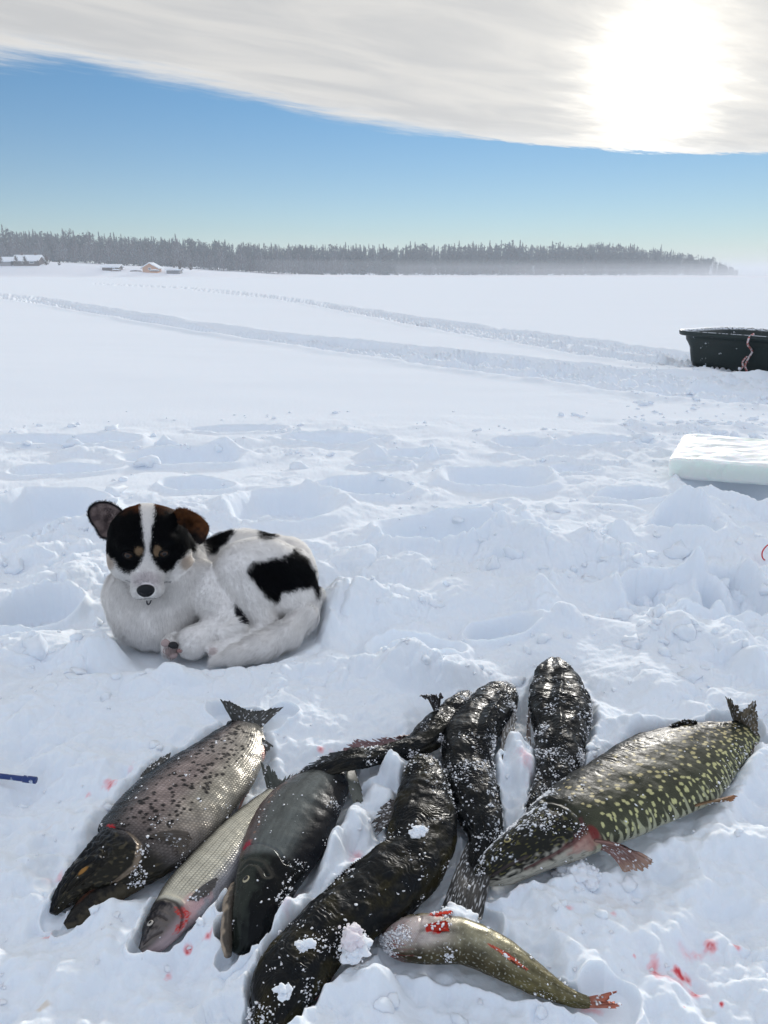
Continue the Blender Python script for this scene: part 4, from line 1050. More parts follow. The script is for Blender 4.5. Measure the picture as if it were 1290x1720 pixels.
def dog_color(X, jit=0.0, seed=0):
    """coat colours from the position on the body; patches as on the photographed dog"""
    n = len(X)
    d, head, body, hb, fl, tail, hind, hp, paw2 = sdf_dog(X, True)
    px, py = to_px(X[:, 0], X[:, 1], X[:, 2])
    rng = np.random.default_rng(seed)
    px = px + rng.normal(0, 1, n) * jit; py = py + rng.normal(0, 1, n) * jit
    nz = perlin(X[:, 0] * 90, X[:, 1] * 90, X[:, 2] * 90, s=601)
    white = np.array((.96, .945, .925)); c = np.repeat(white[None], n, 0)
    c = c * (1 + .02 * nz[:, None])
    black = np.array((.0025, .003, .0045)); brown = np.array((.13, .045, .016)); tan = np.array((.34, .24, .15))
    is_head = head < np.minimum.reduce([body, hb, fl]) + .006
    def put(mask, col): 
        c[:] = lerp(c, np.asarray(col), np.clip(mask, 0, 1))
    # --- body patches
    def poly_in(pts, soft=3.0, wob=3.0):
        pts = np.asarray(pts, float); ins = np.zeros(n, bool); dist = np.full(n, 1e9)
        qx, qy = px + wob * nz, py + wob * perlin(X[:, 0] * 70 + 9, X[:, 1] * 70, X[:, 2] * 70, s=602)
        for (x0, y0), (x1, y1) in zip(pts, np.roll(pts, -1, 0)):
            cnd = ((y0 > qy) != (y1 > qy)) & (qx < (x1 - x0) * (qy - y0) / (y1 - y0 + 1e-9) + x0); ins ^= cnd
            t = np.clip(((qx - x0) * (x1 - x0) + (qy - y0) * (y1 - y0)) / ((x1 - x0) ** 2 + (y1 - y0) ** 2 + 1e-9), 0, 1)
            dist = np.minimum(dist, np.hypot(qx - x0 - t * (x1 - x0), qy - y0 - t * (y1 - y0)))
        sd = np.where(ins, -dist, dist)
        return sstep(sd, soft, -soft)
    nb = (~is_head) * 1.0
    put(poly_in([(330, 872), (352, 873), (378, 876), (392, 884), (391, 898), (376, 912), (366, 925), (357, 932), (345, 925), (330, 900)]) * nb * (hb > -.001), black)
    put(poly_in([(420, 880), (446, 885), (466, 903), (452, 906), (434, 903), (432, 892)], 2, 2) * nb, black)
    put(poly_in([(432, 943), (470, 938), (495, 922), (512, 932), (525, 952), (536, 975), (548, 992), (534, 1002), (524, 986), (498, 990), (478, 998), (462, 1010), (446, 1000), (430, 982), (415, 966), (418, 952)], 3, 4) * nb * (tail > .001), black)
    put(poly_in([(392, 1012), (412, 1030), (414, 1048), (404, 1048), (396, 1030)], 2, 2) * nb * (hb > .0) , (.02, .02, .025))
    # --- head, in head coordinates projected on the face plane
    hm = is_head * 1.0; hw = (is_head | (head < np.minimum.reduce([body, hb, fl]) + .07) & (px < 326) & (py < 930)) * 1.0
    bw = np.interp(py, [835, 870, 905, 925, 940, 955, 968], [13, 10.5, 6.0, 4.0, 7.5, 17, 32])      # half width of the blaze
    bx = np.interp(py, [838, 870, 905, 940, 1000], [247, 247.5, 247.5, 247.5, 245.5])
    lo = np.interp(px, [165, 178, 190, 205, 218, 232, 241, 254, 262, 278, 290, 300, 312, 330], [905, 930, 940, 958, 966, 955, 938, 938, 952, 962, 958, 942, 932, 915])
    mask = sstep(np.abs(px - bx) + 1.3 * nz, bw - 1.5, bw + 1.5) * sstep(py + 3 * nz, lo + 3, lo - 3)
    back = sstep(hp[:, 2], -.060, -.045)
    put(mask * hw, black)
    br = sstep(py + 5 * nz, 868, 848) * sstep(np.abs(px - 248), 62, 48); put(br * mask * hm * .9, brown)
    for ex in (232.5, 264.5):
        put(sstep(np.hypot((px - ex) / 7.6, (py - 926.5) / 9.0) + .25 * nz, 1.15, .75) * hm, tan)
    for ex, sg in ((183, -1), (312, 1)):
        put(sstep(np.hypot((px - ex) / 12, (py - 946) / 14), 1.2, .5) * hm * .55 * (1 - mask), tan * 1.25)
    # muzzle colouring: pinkish bridge with specks, grey lip line
    pk = sstep(np.hypot((px - 246) / 26, (py - 975) / 16), 1.3, .5) * hm; put(pk * .45, (.46, .38, .42))
    sp = sstep(perlin(px * .24, py * .24, s=603), .42, .6) * sstep(np.hypot((px - 246) / 24, (py - 975) / 12), 1.2, .7) * hm; put(sp * .6, (.12, .11, .14))
    lip = sstep(np.abs(hp[:, 1] + .0495 + .06 * np.abs(hp[:, 0])), .0022, .0008) * (hp[:, 2] > .055) * hm; put(lip * .7, (.08, .06, .07))
    # paw underside pink, toes
    pad_ = sstep(np.hypot((px - 291) / 17, (py - 1090) / 13), 1.1, .8) * (paw2 < .004) ; put(pad_ * .75, (.30, .20, .19))
    tp = sstep(np.hypot((px - 358) / 10, (py - 1094) / 9), 1.1, .6) * (hind < .004); put(tp * .45, (.45, .30, .28))
    # soft warm grey where the coat thins on forelegs
    return np.clip(c, 0, 1), is_head, d, hp, tail, hind, fl, hb

def build_dog():
    h = .0034
    lo = np.array((-.66, 1.17, -.05)); hi = np.array((-.09, 1.68, .30))
    n3 = ((hi - lo) / h).astype(int) + 1
    Fv = np.empty(n3, dtype=np.float32)
    ys = lo[1] + np.arange(n3[1]) * h; zs = lo[2] + np.arange(n3[2]) * h
    YY, ZZ = np.meshgrid(ys, zs, indexing='ij')
    for i in range(n3[0]):
        pp = np.stack([np.full(YY.shape, lo[0] + i * h), YY, ZZ], -1)
        Fv[i] = sdf_dog(pp)
    V, Fq = surface_nets(Fv, lo, h)
    for _ in range(2):
        V = V - grad_sdf(V) * sdf_dog(V)[:, None] * .9
    N = grad_sdf(V); SV = V
    cols = dog_color(V)[0]
    # soft tufting of the coat in the skin surface itself
    root = empty('dog', (float(V[:, 0].mean()), float(V[:, 1].mean()), 0.0), 'black and white puppy curled up in the snow, one ear up and one folded', 'puppy')
    # skin slightly inside the coat
    me = np_mesh('body', V - N * .0015, Fq, True, cols, np.full(len(V), .8))
    m, t, p = new_mat('puppy_coat'); t.set(p.inputs['Base Color'], attr(t, 'Col').outputs['Color']); p.inputs['Roughness'].default_value = .85; p.inputs['Specular IOR Level'].default_value = .15
    co = obj_co(t); bump(t, p, t.noise(co, 500, 3, .6), .5, .002)
    link('body', me, root, [m])
    # --- ears
    def ear(name, outline, ring_y, depth, colf, colb, thick=.004, label=None, bulge=0.0):
        """outline: list of (px, py, y). Filled sheet, cupped away from the viewer by depth."""
        O, _ = catmull([tuple(P(*q)) for q in outline + [outline[0]]], 73); O = O[:-1]; nO = len(O); c = O.mean(0)
        to_cam = np.array((0, 0, H)) - c; to_cam /= np.linalg.norm(to_cam)
        nr = 12; Vs = []; Cs = []
        for side in (1, -1):
            for k in range(nr + 1):
                s_ = k / nr
                ring = c + (O - c) * s_ - to_cam * depth * (1 - s_ ** 2)
                off = thick / 2 * side * math.sqrt(max(0, 1 - s_ ** 6)) 
                Vs.append(ring + to_cam * off); cc = colf(s_, ring, side) if side > 0 else colb(s_, ring)
                Cs.append(np.broadcast_to(np.asarray(cc), (nO, 3)))
        Vs = np.concatenate(Vs); Cs = np.concatenate(Cs)
        F1 = grid_faces(nr + 1, nO, wrap=True); F2 = grid_faces(nr + 1, nO, wrap=True, off=(nr + 1) * nO)[:, ::-1]
        j = np.arange(nO); j2 = (j + 1) % nO; a = nr * nO; b = a + (nr + 1) * nO
        F3 = np.stack([a + j, a + j2, b + j2, b + j], -1)
        me = np_mesh(name, Vs, [F1, F2, F3], True, Cs, np.full(len(Vs), .8))
        o = link(name, me, root, [m])
        return o, Vs[:(nr + 1) * nO], Cs[:(nr + 1) * nO], to_cam, O, c
    def inner(s_, ring, side):
        nz = perlin(ring[:, 0] * 120, ring[:, 1] * 120, ring[:, 2] * 120, s=610)[:, None]
        g = lerp((.10, .075, .075), (.20, .155, .145), sstep(nz[:, 0], -.4, .4))
        return lerp(g, (.010, .010, .012), np.full(len(ring), float(sstep(np.array(s_), .80, .93))))
    earL = ear('ear', [(212, 868, 1.385), (205, 856, 1.392), (190, 846, 1.400), (172, 842, 1.405), (156, 846, 1.405), (147, 858, 1.400), (150, 873, 1.395), (160, 888, 1.388), (168, 902, 1.380), (180, 906, 1.372), (200, 900, 1.362), (212, 885, 1.368)],
               0, .014, inner, lambda s_, r: (.010, .010, .012), .005)
    def flap(s_, ring, side):
        nz = perlin(ring[:, 0] * 150, ring[:, 1] * 150, ring[:, 2] * 150, s=611)
        px_, py_ = to_px(ring[:, 0], ring[:, 1], ring[:, 2])
        k = sstep((px_ - 300) * .55 + (885 - py_) + 5 * nz, -2, 22)
        return lerp((.014, .011, .011), (.16, .062, .022), k * (.75 + .3 * nz))
    earR = ear('ear', [(288, 862, 1.385), (300, 854, 1.372), (318, 857, 1.358), (338, 868, 1.348), (351, 884, 1.342), (349, 898, 1.336), (342, 911, 1.330), (334, 914, 1.330), (324, 902, 1.338), (312, 886, 1.345), (298, 878, 1.355), (289, 872, 1.37)],
               0, -.007, flap, lambda s_, r: (.05, .045, .045), .005)
    # grey inside of the folded ear
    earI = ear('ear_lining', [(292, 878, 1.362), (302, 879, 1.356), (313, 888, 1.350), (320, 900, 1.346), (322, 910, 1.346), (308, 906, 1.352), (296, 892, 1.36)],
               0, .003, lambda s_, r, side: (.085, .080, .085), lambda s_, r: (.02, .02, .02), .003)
    earI[0].parent = earR[0]; earI[0].matrix_parent_inverse = Matrix.Translation(root.location).inverted()
    # --- nose, eyes, paw pad, mouth tag
    nV = []; nu, nv = 26, 40
    nc = hl(-.001, -.0265, .1235)
    for i in range(nu):
        a = math.pi * i / (nu - 1)
        for j in range(nv):
            b = 2 * math.pi * j / nv
            r_ = .0158 * math.sin(a) * math.cos(b); u_ = .0125 * math.cos(a); f_ = .0105 * math.sin(a) * math.sin(b)
            r_ *= 1 + .16 * u_ / .0135 ; 
            for s_ in (-1, 1):      # nostrils
                q = math.hypot((r_ - s_ * .0085) / .0038, (u_ + .001) / .0032)
                if f_ > 0: f_ -= .0028 * math.exp(-q * q)
            if f_ > 0: f_ -= .0012 * math.exp(-(r_ / .0009) ** 2) * (u_ < 0)
            nV.append(nc + Rh * r_ + Uh * u_ + Fh * f_)
    mn = simple('wet_nose', (.006, .008, .011), .38, var=.4, scale=600, bs=.6, bd=.0010, spec=.22)
    link('nose', np_mesh('nose', np.array(nV), grid_faces(nu, nv, wrap=True)), root, [mn])
    for s_ in (-1, 1):
        ep = hl(s_ * .0310, .0115, .0605); nn = Fh * .93 + Rh * s_ * .25 + Uh * .25
        o = eye_mesh(root, ep, nn, Rh, .0086, (.045, .024, .014), .95, .52)
        # rim of the lids
        V = []; Z = Vector(nn).normalized(); X_ = (Vector(Rh) - Z * Vector(Rh).dot(Z)).normalized(); Y_ = Z.cross(X_)
        if Y_.z < 0: Y_ = -Y_
        for i in range(36):
            a = 2 * math.pi * i / 36
            cx = math.cos(a) * .0094; cy = math.sin(a) * (.0066 if math.sin(a) > 0 else .0064) + .001 * math.cos(a) * s_
            cc = Vector(ep) + X_ * cx + Y_ * cy + Z * (.0068 * math.sqrt(max(0, 1 - (math.hypot(cx, cy) / .0112) ** 2)) + .0006)
            for j in range(8):
                b = 2 * math.pi * j / 8; e = (X_ * math.cos(a) + Y_ * math.sin(a))
                V.append((cc + e * math.cos(b) * .0013 + Z * math.sin(b) * .0011)[:])
        ring = grid_faces(36, 8, wrap=True); last = np.array([(35 * 8 + j, 35 * 8 + (j + 1) % 8, (j + 1) % 8, j) for j in range(8)])
        link('eyelid', np_mesh('eyelid', np.array(V), np.vstack([ring, last])), root, [simple('eyelid_skin', (.004, .005, .006), .6, spec=.1)])
    pv, pf = ICOX(3)
    def blob(name, c, r, mat, rz=0, sd=1, col=(.30, .20, .19)):
        q = pv * (1 + .06 * perlin(pv[:, 0] * 2 + sd, pv[:, 1] * 2, pv[:, 2] * 2, s=sd)[:, None]) * np.array(r)
        return link(name, np_mesh(name, q + np.array(c), pf, True, np.repeat([col], len(q), 0)), root, [mat])
    mp = simple('paw_pad_skin', (.012, .012, .014), .7, var=.4, scale=400, bs=.4)
    blob('paw_pad', D_(291, 1084, 1.2445), (.0095, .004, .0075), mp)
    blob('paw_pad', D_(302, 1093, 1.2455), (.006, .004, .004), simple('pink_skin', (.30, .17, .16), .7, var=.3, scale=300))
    for i, (qx, qy) in enumerate(((278, 1080), (281, 1093), (291, 1100))): blob('toe', D_(qx, qy, 1.2475), (.0085, .007, .0072), m, sd=i, col=(.40, .31, .30))
    # metal tag ring under the chin
    V = []; cr = D_(248, 1020, 1.262)
    cr = hl(.0, -.073, .092)
    for i in range(32):
        a = 2 * math.pi * i / 32; ux = np.array((.94, .33, 0)); uz = np.array((.25, -.2, .95)); uz /= np.linalg.norm(uz); nrm = np.cross(ux, uz)
        cc = cr + ux * math.cos(a) * .0038 + uz * math.sin(a) * .0110
        e = ux * math.cos(a) + uz * math.sin(a)
        for j in range(8):
            b = 2 * math.pi * j / 8; V.append(cc + e * math.cos(b) * .0016 + nrm * math.sin(b) * .0016)
    ring = grid_faces(32, 8, wrap=True); last = np.array([(31 * 8 + j, 31 * 8 + (j + 1) % 8, (j + 1) % 8, j) for j in range(8)])
    link('collar_ring', np_mesh('collar_ring', np.array(V), np.vstack([ring, last])), root, [simple('dark_metal', (.06, .06, .065), .35, metallic=.6)])

    # --- fur: tapered strands rooted in the skin
    rng = np.random.default_rng(17)
    tri = np.vstack([Fq[:, [0, 1, 2]], Fq[:, [0, 2, 3]]])
    A_ = SV[tri[:, 0]]; B_ = SV[tri[:, 1]]; C_ = SV[tri[:, 2]]
    area = np.linalg.norm(np.cross(B_ - A_, C_ - A_), axis=1) / 2
    cen = (A_ + B_ + C_) / 3; keep = (cen[:, 2] > -.012)
    wgt = area * keep * np.where(cen[:, 1] > 1.56, .35, 1.0)
    hpc = (cen - HC) @ HM
    wgt *= np.where((np.linalg.norm(hpc, axis=1) < .13), 2.4, 1.0)
    NS = 190000
    ti = rng.choice(len(tri), NS, p=wgt / wgt.sum())
    r1 = np.sqrt(rng.uniform(0, 1, NS))[:, None]; r2 = rng.uniform(0, 1, NS)[:, None]
    X = A_[ti] * (1 - r1) + B_[ti] * (r1 * (1 - r2)) + C_[ti] * (r1 * r2)
    Nn = grad_sdf(X)
    col, is_head, d, hp, tail, hind, fl, hb = dog_color(X, 1.6, 5)
    # growth direction
    flow = np.repeat(np.array((.75, .25, -.35))[None], NS, 0)
    onh = is_head
    away = X - (HC + Fh * .13 - Uh * .01); away /= np.linalg.norm(away, axis=1)[:, None]
    flow[onh] = away[onh]
    onb = (hb < .004) & ~onh; flow[onb] = np.array((.45, -.25, -.75))
    ch = (~onh) & (X[:, 0] < -.33) & (hb > .01); flow[ch] = np.array((.10, -.30, -.9))
    onf = (fl < .004) & ~onh & ~onb; flow[onf] = np.array((-.45, -.35, -.6))
    onhi = (hind < .004); flow[onhi] = np.array((-.8, -.25, -.3))
    ont = tail < .004
    tp = np.array((-.75, -.35, -.45)); flow[ont] = np.where((X[ont, 0] > -.20)[:, None], np.array((-.35, -.6, -.6)), tp)
    flow = flow - (flow * Nn).sum(1)[:, None] * Nn; flow /= np.maximum(np.linalg.norm(flow, axis=1), 1e-6)[:, None]
    ln = np.full(NS, .013)
    ln[onh] = .0075; mz = onh & (hp[:, 2] > .045); ln[mz] = .0040; ln[onh & (hp[:, 2] > .09)] = .0022
    cheek = onh & (hp[:, 2] < .03) & (hp[:, 1] < .005); ln[cheek] = .012
    ln[ch] = .017; ln[onf] = .008; ln[onhi] = .006; ln[ont] = .020; ln = np.where((hb < .004) & ~ont & ~onhi & ~onh, .0095, ln)
    eyed = np.min([np.linalg.norm(hp - np.array((s_ * .031, .0115, .067)), axis=1) for s_ in (-1, 1)], axis=0)
    nosed = np.linalg.norm(hp - np.array((0, -.0265, .126)), axis=1)
    kill = (eyed < .0120) | (nosed < .0170)
    ln = np.where(eyed < .017, ln * .4, ln)
    ln = ln * rng.uniform(.5, 1.0, NS)
    cl = X * 55; jit_ = np.stack([perlin(cl[:, 0], cl[:, 1], cl[:, 2], s=620 + k) for k in range(3)], -1)
    lift = np.where(onh, .30, .32)[:, None]
    dr = flow + Nn * lift + jit_ * .38 + rng.normal(0, .12, (NS, 3)); dr /= np.linalg.norm(dr, axis=1)[:, None]
    dr2 = flow + Nn * (lift - .22) + jit_ * .45 + rng.normal(0, .12, (NS, 3)) + np.array((0, 0, -.12)); dr2 /= np.linalg.norm(dr2, axis=1)[:, None]
    ok = ~kill; X, Nn, dr, dr2, ln, col = X[ok], Nn[ok], dr[ok], dr2[ok], ln[ok], col[ok]
    # ear fringe strands
    ex = []; 
    for o_, Ve, Ce, tc_, O_, c_ in (earL, earR):
        k = 7000; i = rng.integers(0, len(Ve), k); Xe = Ve[i] + rng.normal(0, .001, (k, 3)); de = (Xe - c_); de /= np.maximum(np.linalg.norm(de, axis=1), 1e-6)[:, None]
        de = de * .8 + tc_ * .35 + rng.normal(0, .25, (k, 3)); de /= np.linalg.norm(de, axis=1)[:, None]
        ex.append((Xe, np.repeat(tc_[None], k, 0), de, de, rng.uniform(.0015, .0035, k), Ce[i]))
    X = np.concatenate([X] + [e[0] for e in ex]); Nn = np.concatenate([Nn] + [e[1] for e in ex]); dr = np.concatenate([dr] + [e[2] for e in ex]); dr2 = np.concatenate([dr2] + [e[3] for e in ex])
    ln = np.concatenate([ln] + [e[4] for e in ex]); col = np.concatenate([col] + [e[5] for e in ex])
    n = len(X)
    view = np.array((0, 0, H)) - X; rn = rng.normal(0, 1, (n, 3)) * .22 + view / np.linalg.norm(view, axis=1)[:, None] * 0 + Nn
    sd = np.cross(dr, rn); sd /= np.maximum(np.linalg.norm(sd, axis=1), 1e-6)[:, None]
    wd = (.00038 * rng.uniform(.7, 1.3, n))[:, None]
    p0 = X - Nn * .002; p1 = X + dr * (ln * .5)[:, None]; p2 = p1 + dr2 * (ln * .5)[:, None]
    VV = np.stack([p0 - sd * wd, p0 + sd * wd, p1 - sd * wd * .8, p1 + sd * wd * .8, p2], 1).reshape(-1, 3)
    b = np.arange(n)[:, None] * 5
    Q = b + np.array([[0, 1, 3, 2]]); T = b + np.array([[2, 3, 4]])
    cv_ = col * rng.uniform(.86, 1.05, (n, 1)); CC = np.repeat(np.clip(cv_, 0, 1)[:, None], 5, 1).reshape(-1, 3)
    me = np_mesh('fur', VV, [Q, T], True, CC, np.full(len(VV), .6))
    NN = np.repeat((Nn + dr * .15 + rng.normal(0, .10, (n, 3)))[:, None], 5, 1).reshape(-1, 3); NN /= np.linalg.norm(NN, axis=1)[:, None]
    me.normals_split_custom_set_from_vertices(NN.astype(np.float32))
    m2, t2, p2_ = new_mat('puppy_fur'); t2.set(p2_.inputs['Base Color'], attr(t2, 'Col').outputs['Color']); p2_.inputs['Roughness'].default_value = .55; p2_.inputs['Specular IOR Level'].default_value = .06
    tr = t2.node('ShaderNodeBsdfTranslucent', Color=attr(t2, 'Col').outputs['Color']); ms = t2.n.new('ShaderNodeMixShader'); ms.inputs[0].default_value = .42
    t2.l.new(p2_.outputs[0], ms.inputs[1]); t2.l.new(tr.outputs[0], ms.inputs[2]); t2.l.new(ms.outputs[0], [q for q in t2.n if q.type == 'OUTPUT_MATERIAL'][0].inputs[0])
    link('fur', me, root, [m2])
    # whiskers
    mw = simple('whisker', (.55, .55, .55), .4)
    wv = []; wf = []
    for s_ in (-1, 1):
        for k in range(7):
            a0 = hl(s_ * .020, -.036 + .003 * (k % 3), .098 - .004 * k); dirw = Rh * s_ * 1.0 + Uh * (-.25 + .12 * (k % 4)) + Fh * (.2 - .05 * k); dirw /= np.linalg.norm(dirw)
            L_ = .026 + .003 * (k % 3); prev = None
            for q in range(7):
                t_ = q / 6; pc = a0 + dirw * L_ * t_ + np.array((0, 0, -.006)) * t_ ** 2; r_ = .00022 * (1 - t_) + .00004
                bi = len(wv)
                for e in (Uh, Fh, -Uh, -Fh): wv.append(pc + e * r_)
                if q: wf += [(bi - 4 + j, bi - 4 + (j + 1) % 4, bi + (j + 1) % 4, bi + j) for j in range(4)]
            link('whisker', np_mesh('whisker', np.array(wv), np.array(wf)), root, [mw]); wv = []; wf = []
def ICOX(sub):
    import bmesh
    bm = bmesh.new(); bmesh.ops.create_icosphere(bm, subdivisions=sub, radius=1.0)
    V = np.array([v.co[:] for v in bm.verts]); F = np.array([[v.index for v in f.verts] for f in bm.faces]); bm.free(); return V, F
build_dog()
# ------------------------------------------------------------------ ground sheet: one mesh to the horizon
def build_ground():
    rows = []
    py = 1790.0
    while py > 463.0:
        rows.append(G(645, py).y)
        py -= 1.25 if py > 640 else (0.9 if py > 475 else 0.55)
    rows = np.array(rows)
    last = rows[-1]
    farrows = [r for r in (700, 900, 1300, 2200, 4000, 8000) if r > last * 1.15]
    rear = -np.geomspace(0.12, 400, 16)[::-1] + rows[0]
    Y = np.concatenate([rear, rows, farrows])
    s = np.linspace(-0.72, 0.72, 1150)
    ext = np.concatenate([[0.02, .045, .08, .13, .2, .3], np.geomspace(0.45, 8000, 26)])
    Yr = np.maximum(Y, rows[0])[:, None]
    fine = Yr * s[None, :]
    e0 = np.minimum(1, ext / 8000) ; w0 = np.maximum(8100 - Yr * .72, 1.0)
    Xl = Yr * s[0] - (w0 * e0[None, :])[:, ::-1]; Xr = Yr * s[-1] + w0 * e0[None, :]
    X = np.concatenate([Xl, fine, Xr], 1)
    YY = np.repeat(Y[:, None], X.shape[1], 1)
    Z = ground_h(X, YY)
    V = np.stack([X, YY, Z], -1).reshape(-1, 3)
    cols = np.empty((len(V), 3), dtype=np.float32)
    n = perlin(V[:, 0] * 3, V[:, 1] * 3, s=70)
    cols[:] = (0.835, 0.885, 0.945)
    # blood and slime stains soaked into the snow near the fish
    m = V[:, 1] < 1.5
    x, y = V[m, 0], V[m, 1]; c = cols[m]
    nz = fbm(x * 90, y * 90, o=3, s=71); nz2 = perlin(x * 300, y * 300, s=72)
    BL = [(1100, 1628, 10, 22, .8), (1145, 1625, 18, 10, 1.1), (1140, 1640, 30, 14, .45), (1170, 1652, 16, 9, .7), (1195, 1580, 12, 10, .8), (1170, 1590, 40, 12, .35),
          (1238, 1583, 8, 6, .7), (1215, 1670, 4, 4, 1.0), (188, 1332, 14, 7, .8), (148, 1342, 5, 6, .5), (222, 1305, 6, 10, .3), (102, 1475, 9, 9, .5), (78, 1568, 12, 8, .5),
          (317, 1594, 6, 6, .9), (352, 1590, 14, 5, .7), (282, 1630, 6, 12, .5), (540, 1258, 8, 5, .7), (565, 1262, 20, 5, .3), (598, 1448, 14, 18, .45), (537, 1670, 8, 7, .8),
          (955, 1533, 8, 5, .6), (1028, 1545, 6, 5, .5), (560, 1640, 8, 20, .35), (900, 1640, 5, 4, .8), (880, 1300, 14, 20, .4), (990, 1690, 34, 8, .55), (700, 1560, 40, 10, .2), (1065, 1610, 3, 3, .8),
          (640, 1545, 10, 12, .3), (480, 1560, 14, 20, .25), (500, 1500, 12, 8, .3), (80, 1480, 12, 10, .2), (1150, 1690, 3, 3, .6)]
    for px, py_, hw, hh, st in BL:
        cx, cy, sx, sy = world_ellipse(px, py_, hw, hh)
        q = np.sqrt(((x - cx) / sx) ** 2 + ((y - cy) / sy) ** 2) + 0.45 * nz + 0.25 * nz2
        k = (sstep(q, 1.45, 0.05) * st * (.75 + .35 * nz2))[:, None]; k = np.clip(k, 0, 1)
        red = np.array([0.66, 0.07, 0.08]); pink = np.array([0.88, 0.55, 0.58])
        k2 = sstep(k, .35, .8); tgt = pink * (1 - k2) + red * k2
        kk = sstep(k, .02, .5)
        c = c * (1 - kk) + tgt * kk
    for px, py_, hw, hh, st, cc in [(1035, 1520, 36, 22, .25, (.62, .55, .46)), (870, 1498, 20, 8, .4, (.6, .5, .4)), (75, 1700, 14, 10, .5, (.7, .55, .35)), (565, 1655, 7, 22, .6, (.62, .45, .25)), (1195, 1680, 16, 6, .3, (.6, .55, .4)), (70, 1395, 20, 10, .25, (.75, .6, .5))]:
        cx, cy, sx, sy = world_ellipse(px, py_, hw, hh)
        q = np.sqrt(((x - cx) / sx) ** 2 + ((y - cy) / sy) ** 2) + 0.5 * nz
        k = (sstep(q, 1.1, 0.3) * st)[:, None]
        c = c * (1 - k) + np.array(cc) * k
    # specks of dirt
    sp = (sstep(perlin(x * 260, y * 260, s=75), 0.80, 0.95) * sstep(perlin(x * 14, y * 14, s=76), .15, .5))[:, None]
    c = c * (1 - .6 * sp) + np.array((.10, .09, .09)) * .6 * sp
    cols[m] = c
    me = np_mesh('snow_ground', V, grid_faces(len(Y), X.shape[1]), True, cols)
    # faces must look up
    if me.polygons[len(me.polygons) // 2].normal.z < 0: me.flip_normals()
    o = link('snow_ground', me, None, [M_SNOW]); tag(o, kind='structure')
build_ground()

# loose clods of snow kicked up over the trampled belt (uncountable)
def ico(sub=1):
    import bmesh
    bm = bmesh.new(); bmesh.ops.create_icosphere(bm, subdivisions=sub, radius=1.0)
    V = np.array([v.co[:] for v in bm.verts]); F = np.array([[v.index for v in f.verts] for f in bm.faces]); bm.free()
    return V, F
ICO1 = ico(1); ICO2 = ico(2); ICO3 = ico(3)
def blobs(C, R, base=ICO2, seed=0, squash=0.75, rough=0.35):
    """joined lumpy pebbles; C (n,3) centres, R (n,) radii"""
    rng = np.random.default_rng(seed); BV, BF = base; n = len(C)
    if n == 0: return np.zeros((0, 3)), np.zeros((0, 3), dtype=int)
    sc3 = 1 + rng.uniform(-.35, .35, (n, 1, 3)); sc3[:, :, 2] *= squash
    V = np.repeat(BV[None], n, 0)
    off = rng.uniform(0, 100, (n, 1, 3)); q = V * 1.6 + off
    nz = perlin(q[..., 0], q[..., 1], q[..., 2], s=3)
    q2 = V * 4 + off
    nz = nz + 0.5 * perlin(q2[..., 0], q2[..., 1], q2[..., 2], s=4)
    V = V * (1 + rough * nz[..., None]) * sc3
    a = rng.uniform(0, 6.28, n); ca_, sa_ = np.cos(a)[:, None], np.sin(a)[:, None]
    x = V[..., 0] * ca_ - V[..., 1] * sa_; y = V[..., 0] * sa_ + V[..., 1] * ca_
    V = np.stack([x, y, V[..., 2]], -1) * R[:, None, None] + C[:, None, :]
    F = BF[None] + (np.arange(n) * len(BV))[:, None, None]
    return V.reshape(-1, 3), F.reshape(-1, 3)
def scatter_clods():
    rng = np.random.default_rng(5)
    C = []; R = []
    def put(n, pxr, pyr, r0, r1, thr=-9, sc=3.0):
        px = rng.uniform(*pxr, n); py = rng.uniform(*pyr, n)
        r_ = [G(a, b) for a, b in zip(px, py)]
        x = np.array([q.x for q in r_]); y = np.array([q.y for q in r_])
        k = perlin(x * sc, y * sc, s=80) > thr
        x, y = x[k], y[k]
        rr = r0 + (r1 - r0) * rng.uniform(0, 1, len(x)) ** 5
        z = ground_h(x, y) - rr * 0.05
        d = np.sqrt(((x - DOG_C[0]) / .27) ** 2 + ((y - DOG_C[1]) / .19) ** 2) > 1.0
        for cx, cy, r2 in FISH_ZONE: d &= (np.hypot(x - cx, y - cy) > r2 * 1.05)
        for a_, b_, c_, r_ in zip(x[d], y[d], z[d], rr[d]): C.append((a_, b_, c_)); R.append(r_)
    put(220, (-100, 1400), (718, 900), .006, .040, -.1)
    put(260, (-100, 1400), (860, 1160), .004, .026, -.1)
    put(100, (700, 1400), (830, 1100), .008, .035, 0.)
    put(360, (-60, 1350), (1120, 1720), .002, .009, 0.0, 6)
    put(220, (1040, 1400), (610, 740), .008, .035)
    put(260, (-100, 1400), (690, 760), .006, .022, .1)
    C = np.array(C); R = np.array(R)
    V, F = blobs(C, R, ICO2, 9, .8, .55)
    cols = np.empty((len(V), 3), dtype=np.float32); cols[:] = (0.835, 0.885, 0.945)
    me = np_mesh('snow_clods', V, F, True, cols)
    o = link('snow_clods', me, None, [M_SNOW]); tag(o, 'loose clods of snow scattered over the trampled snow', 'snow clods', kind='stuff')
scatter_clods()
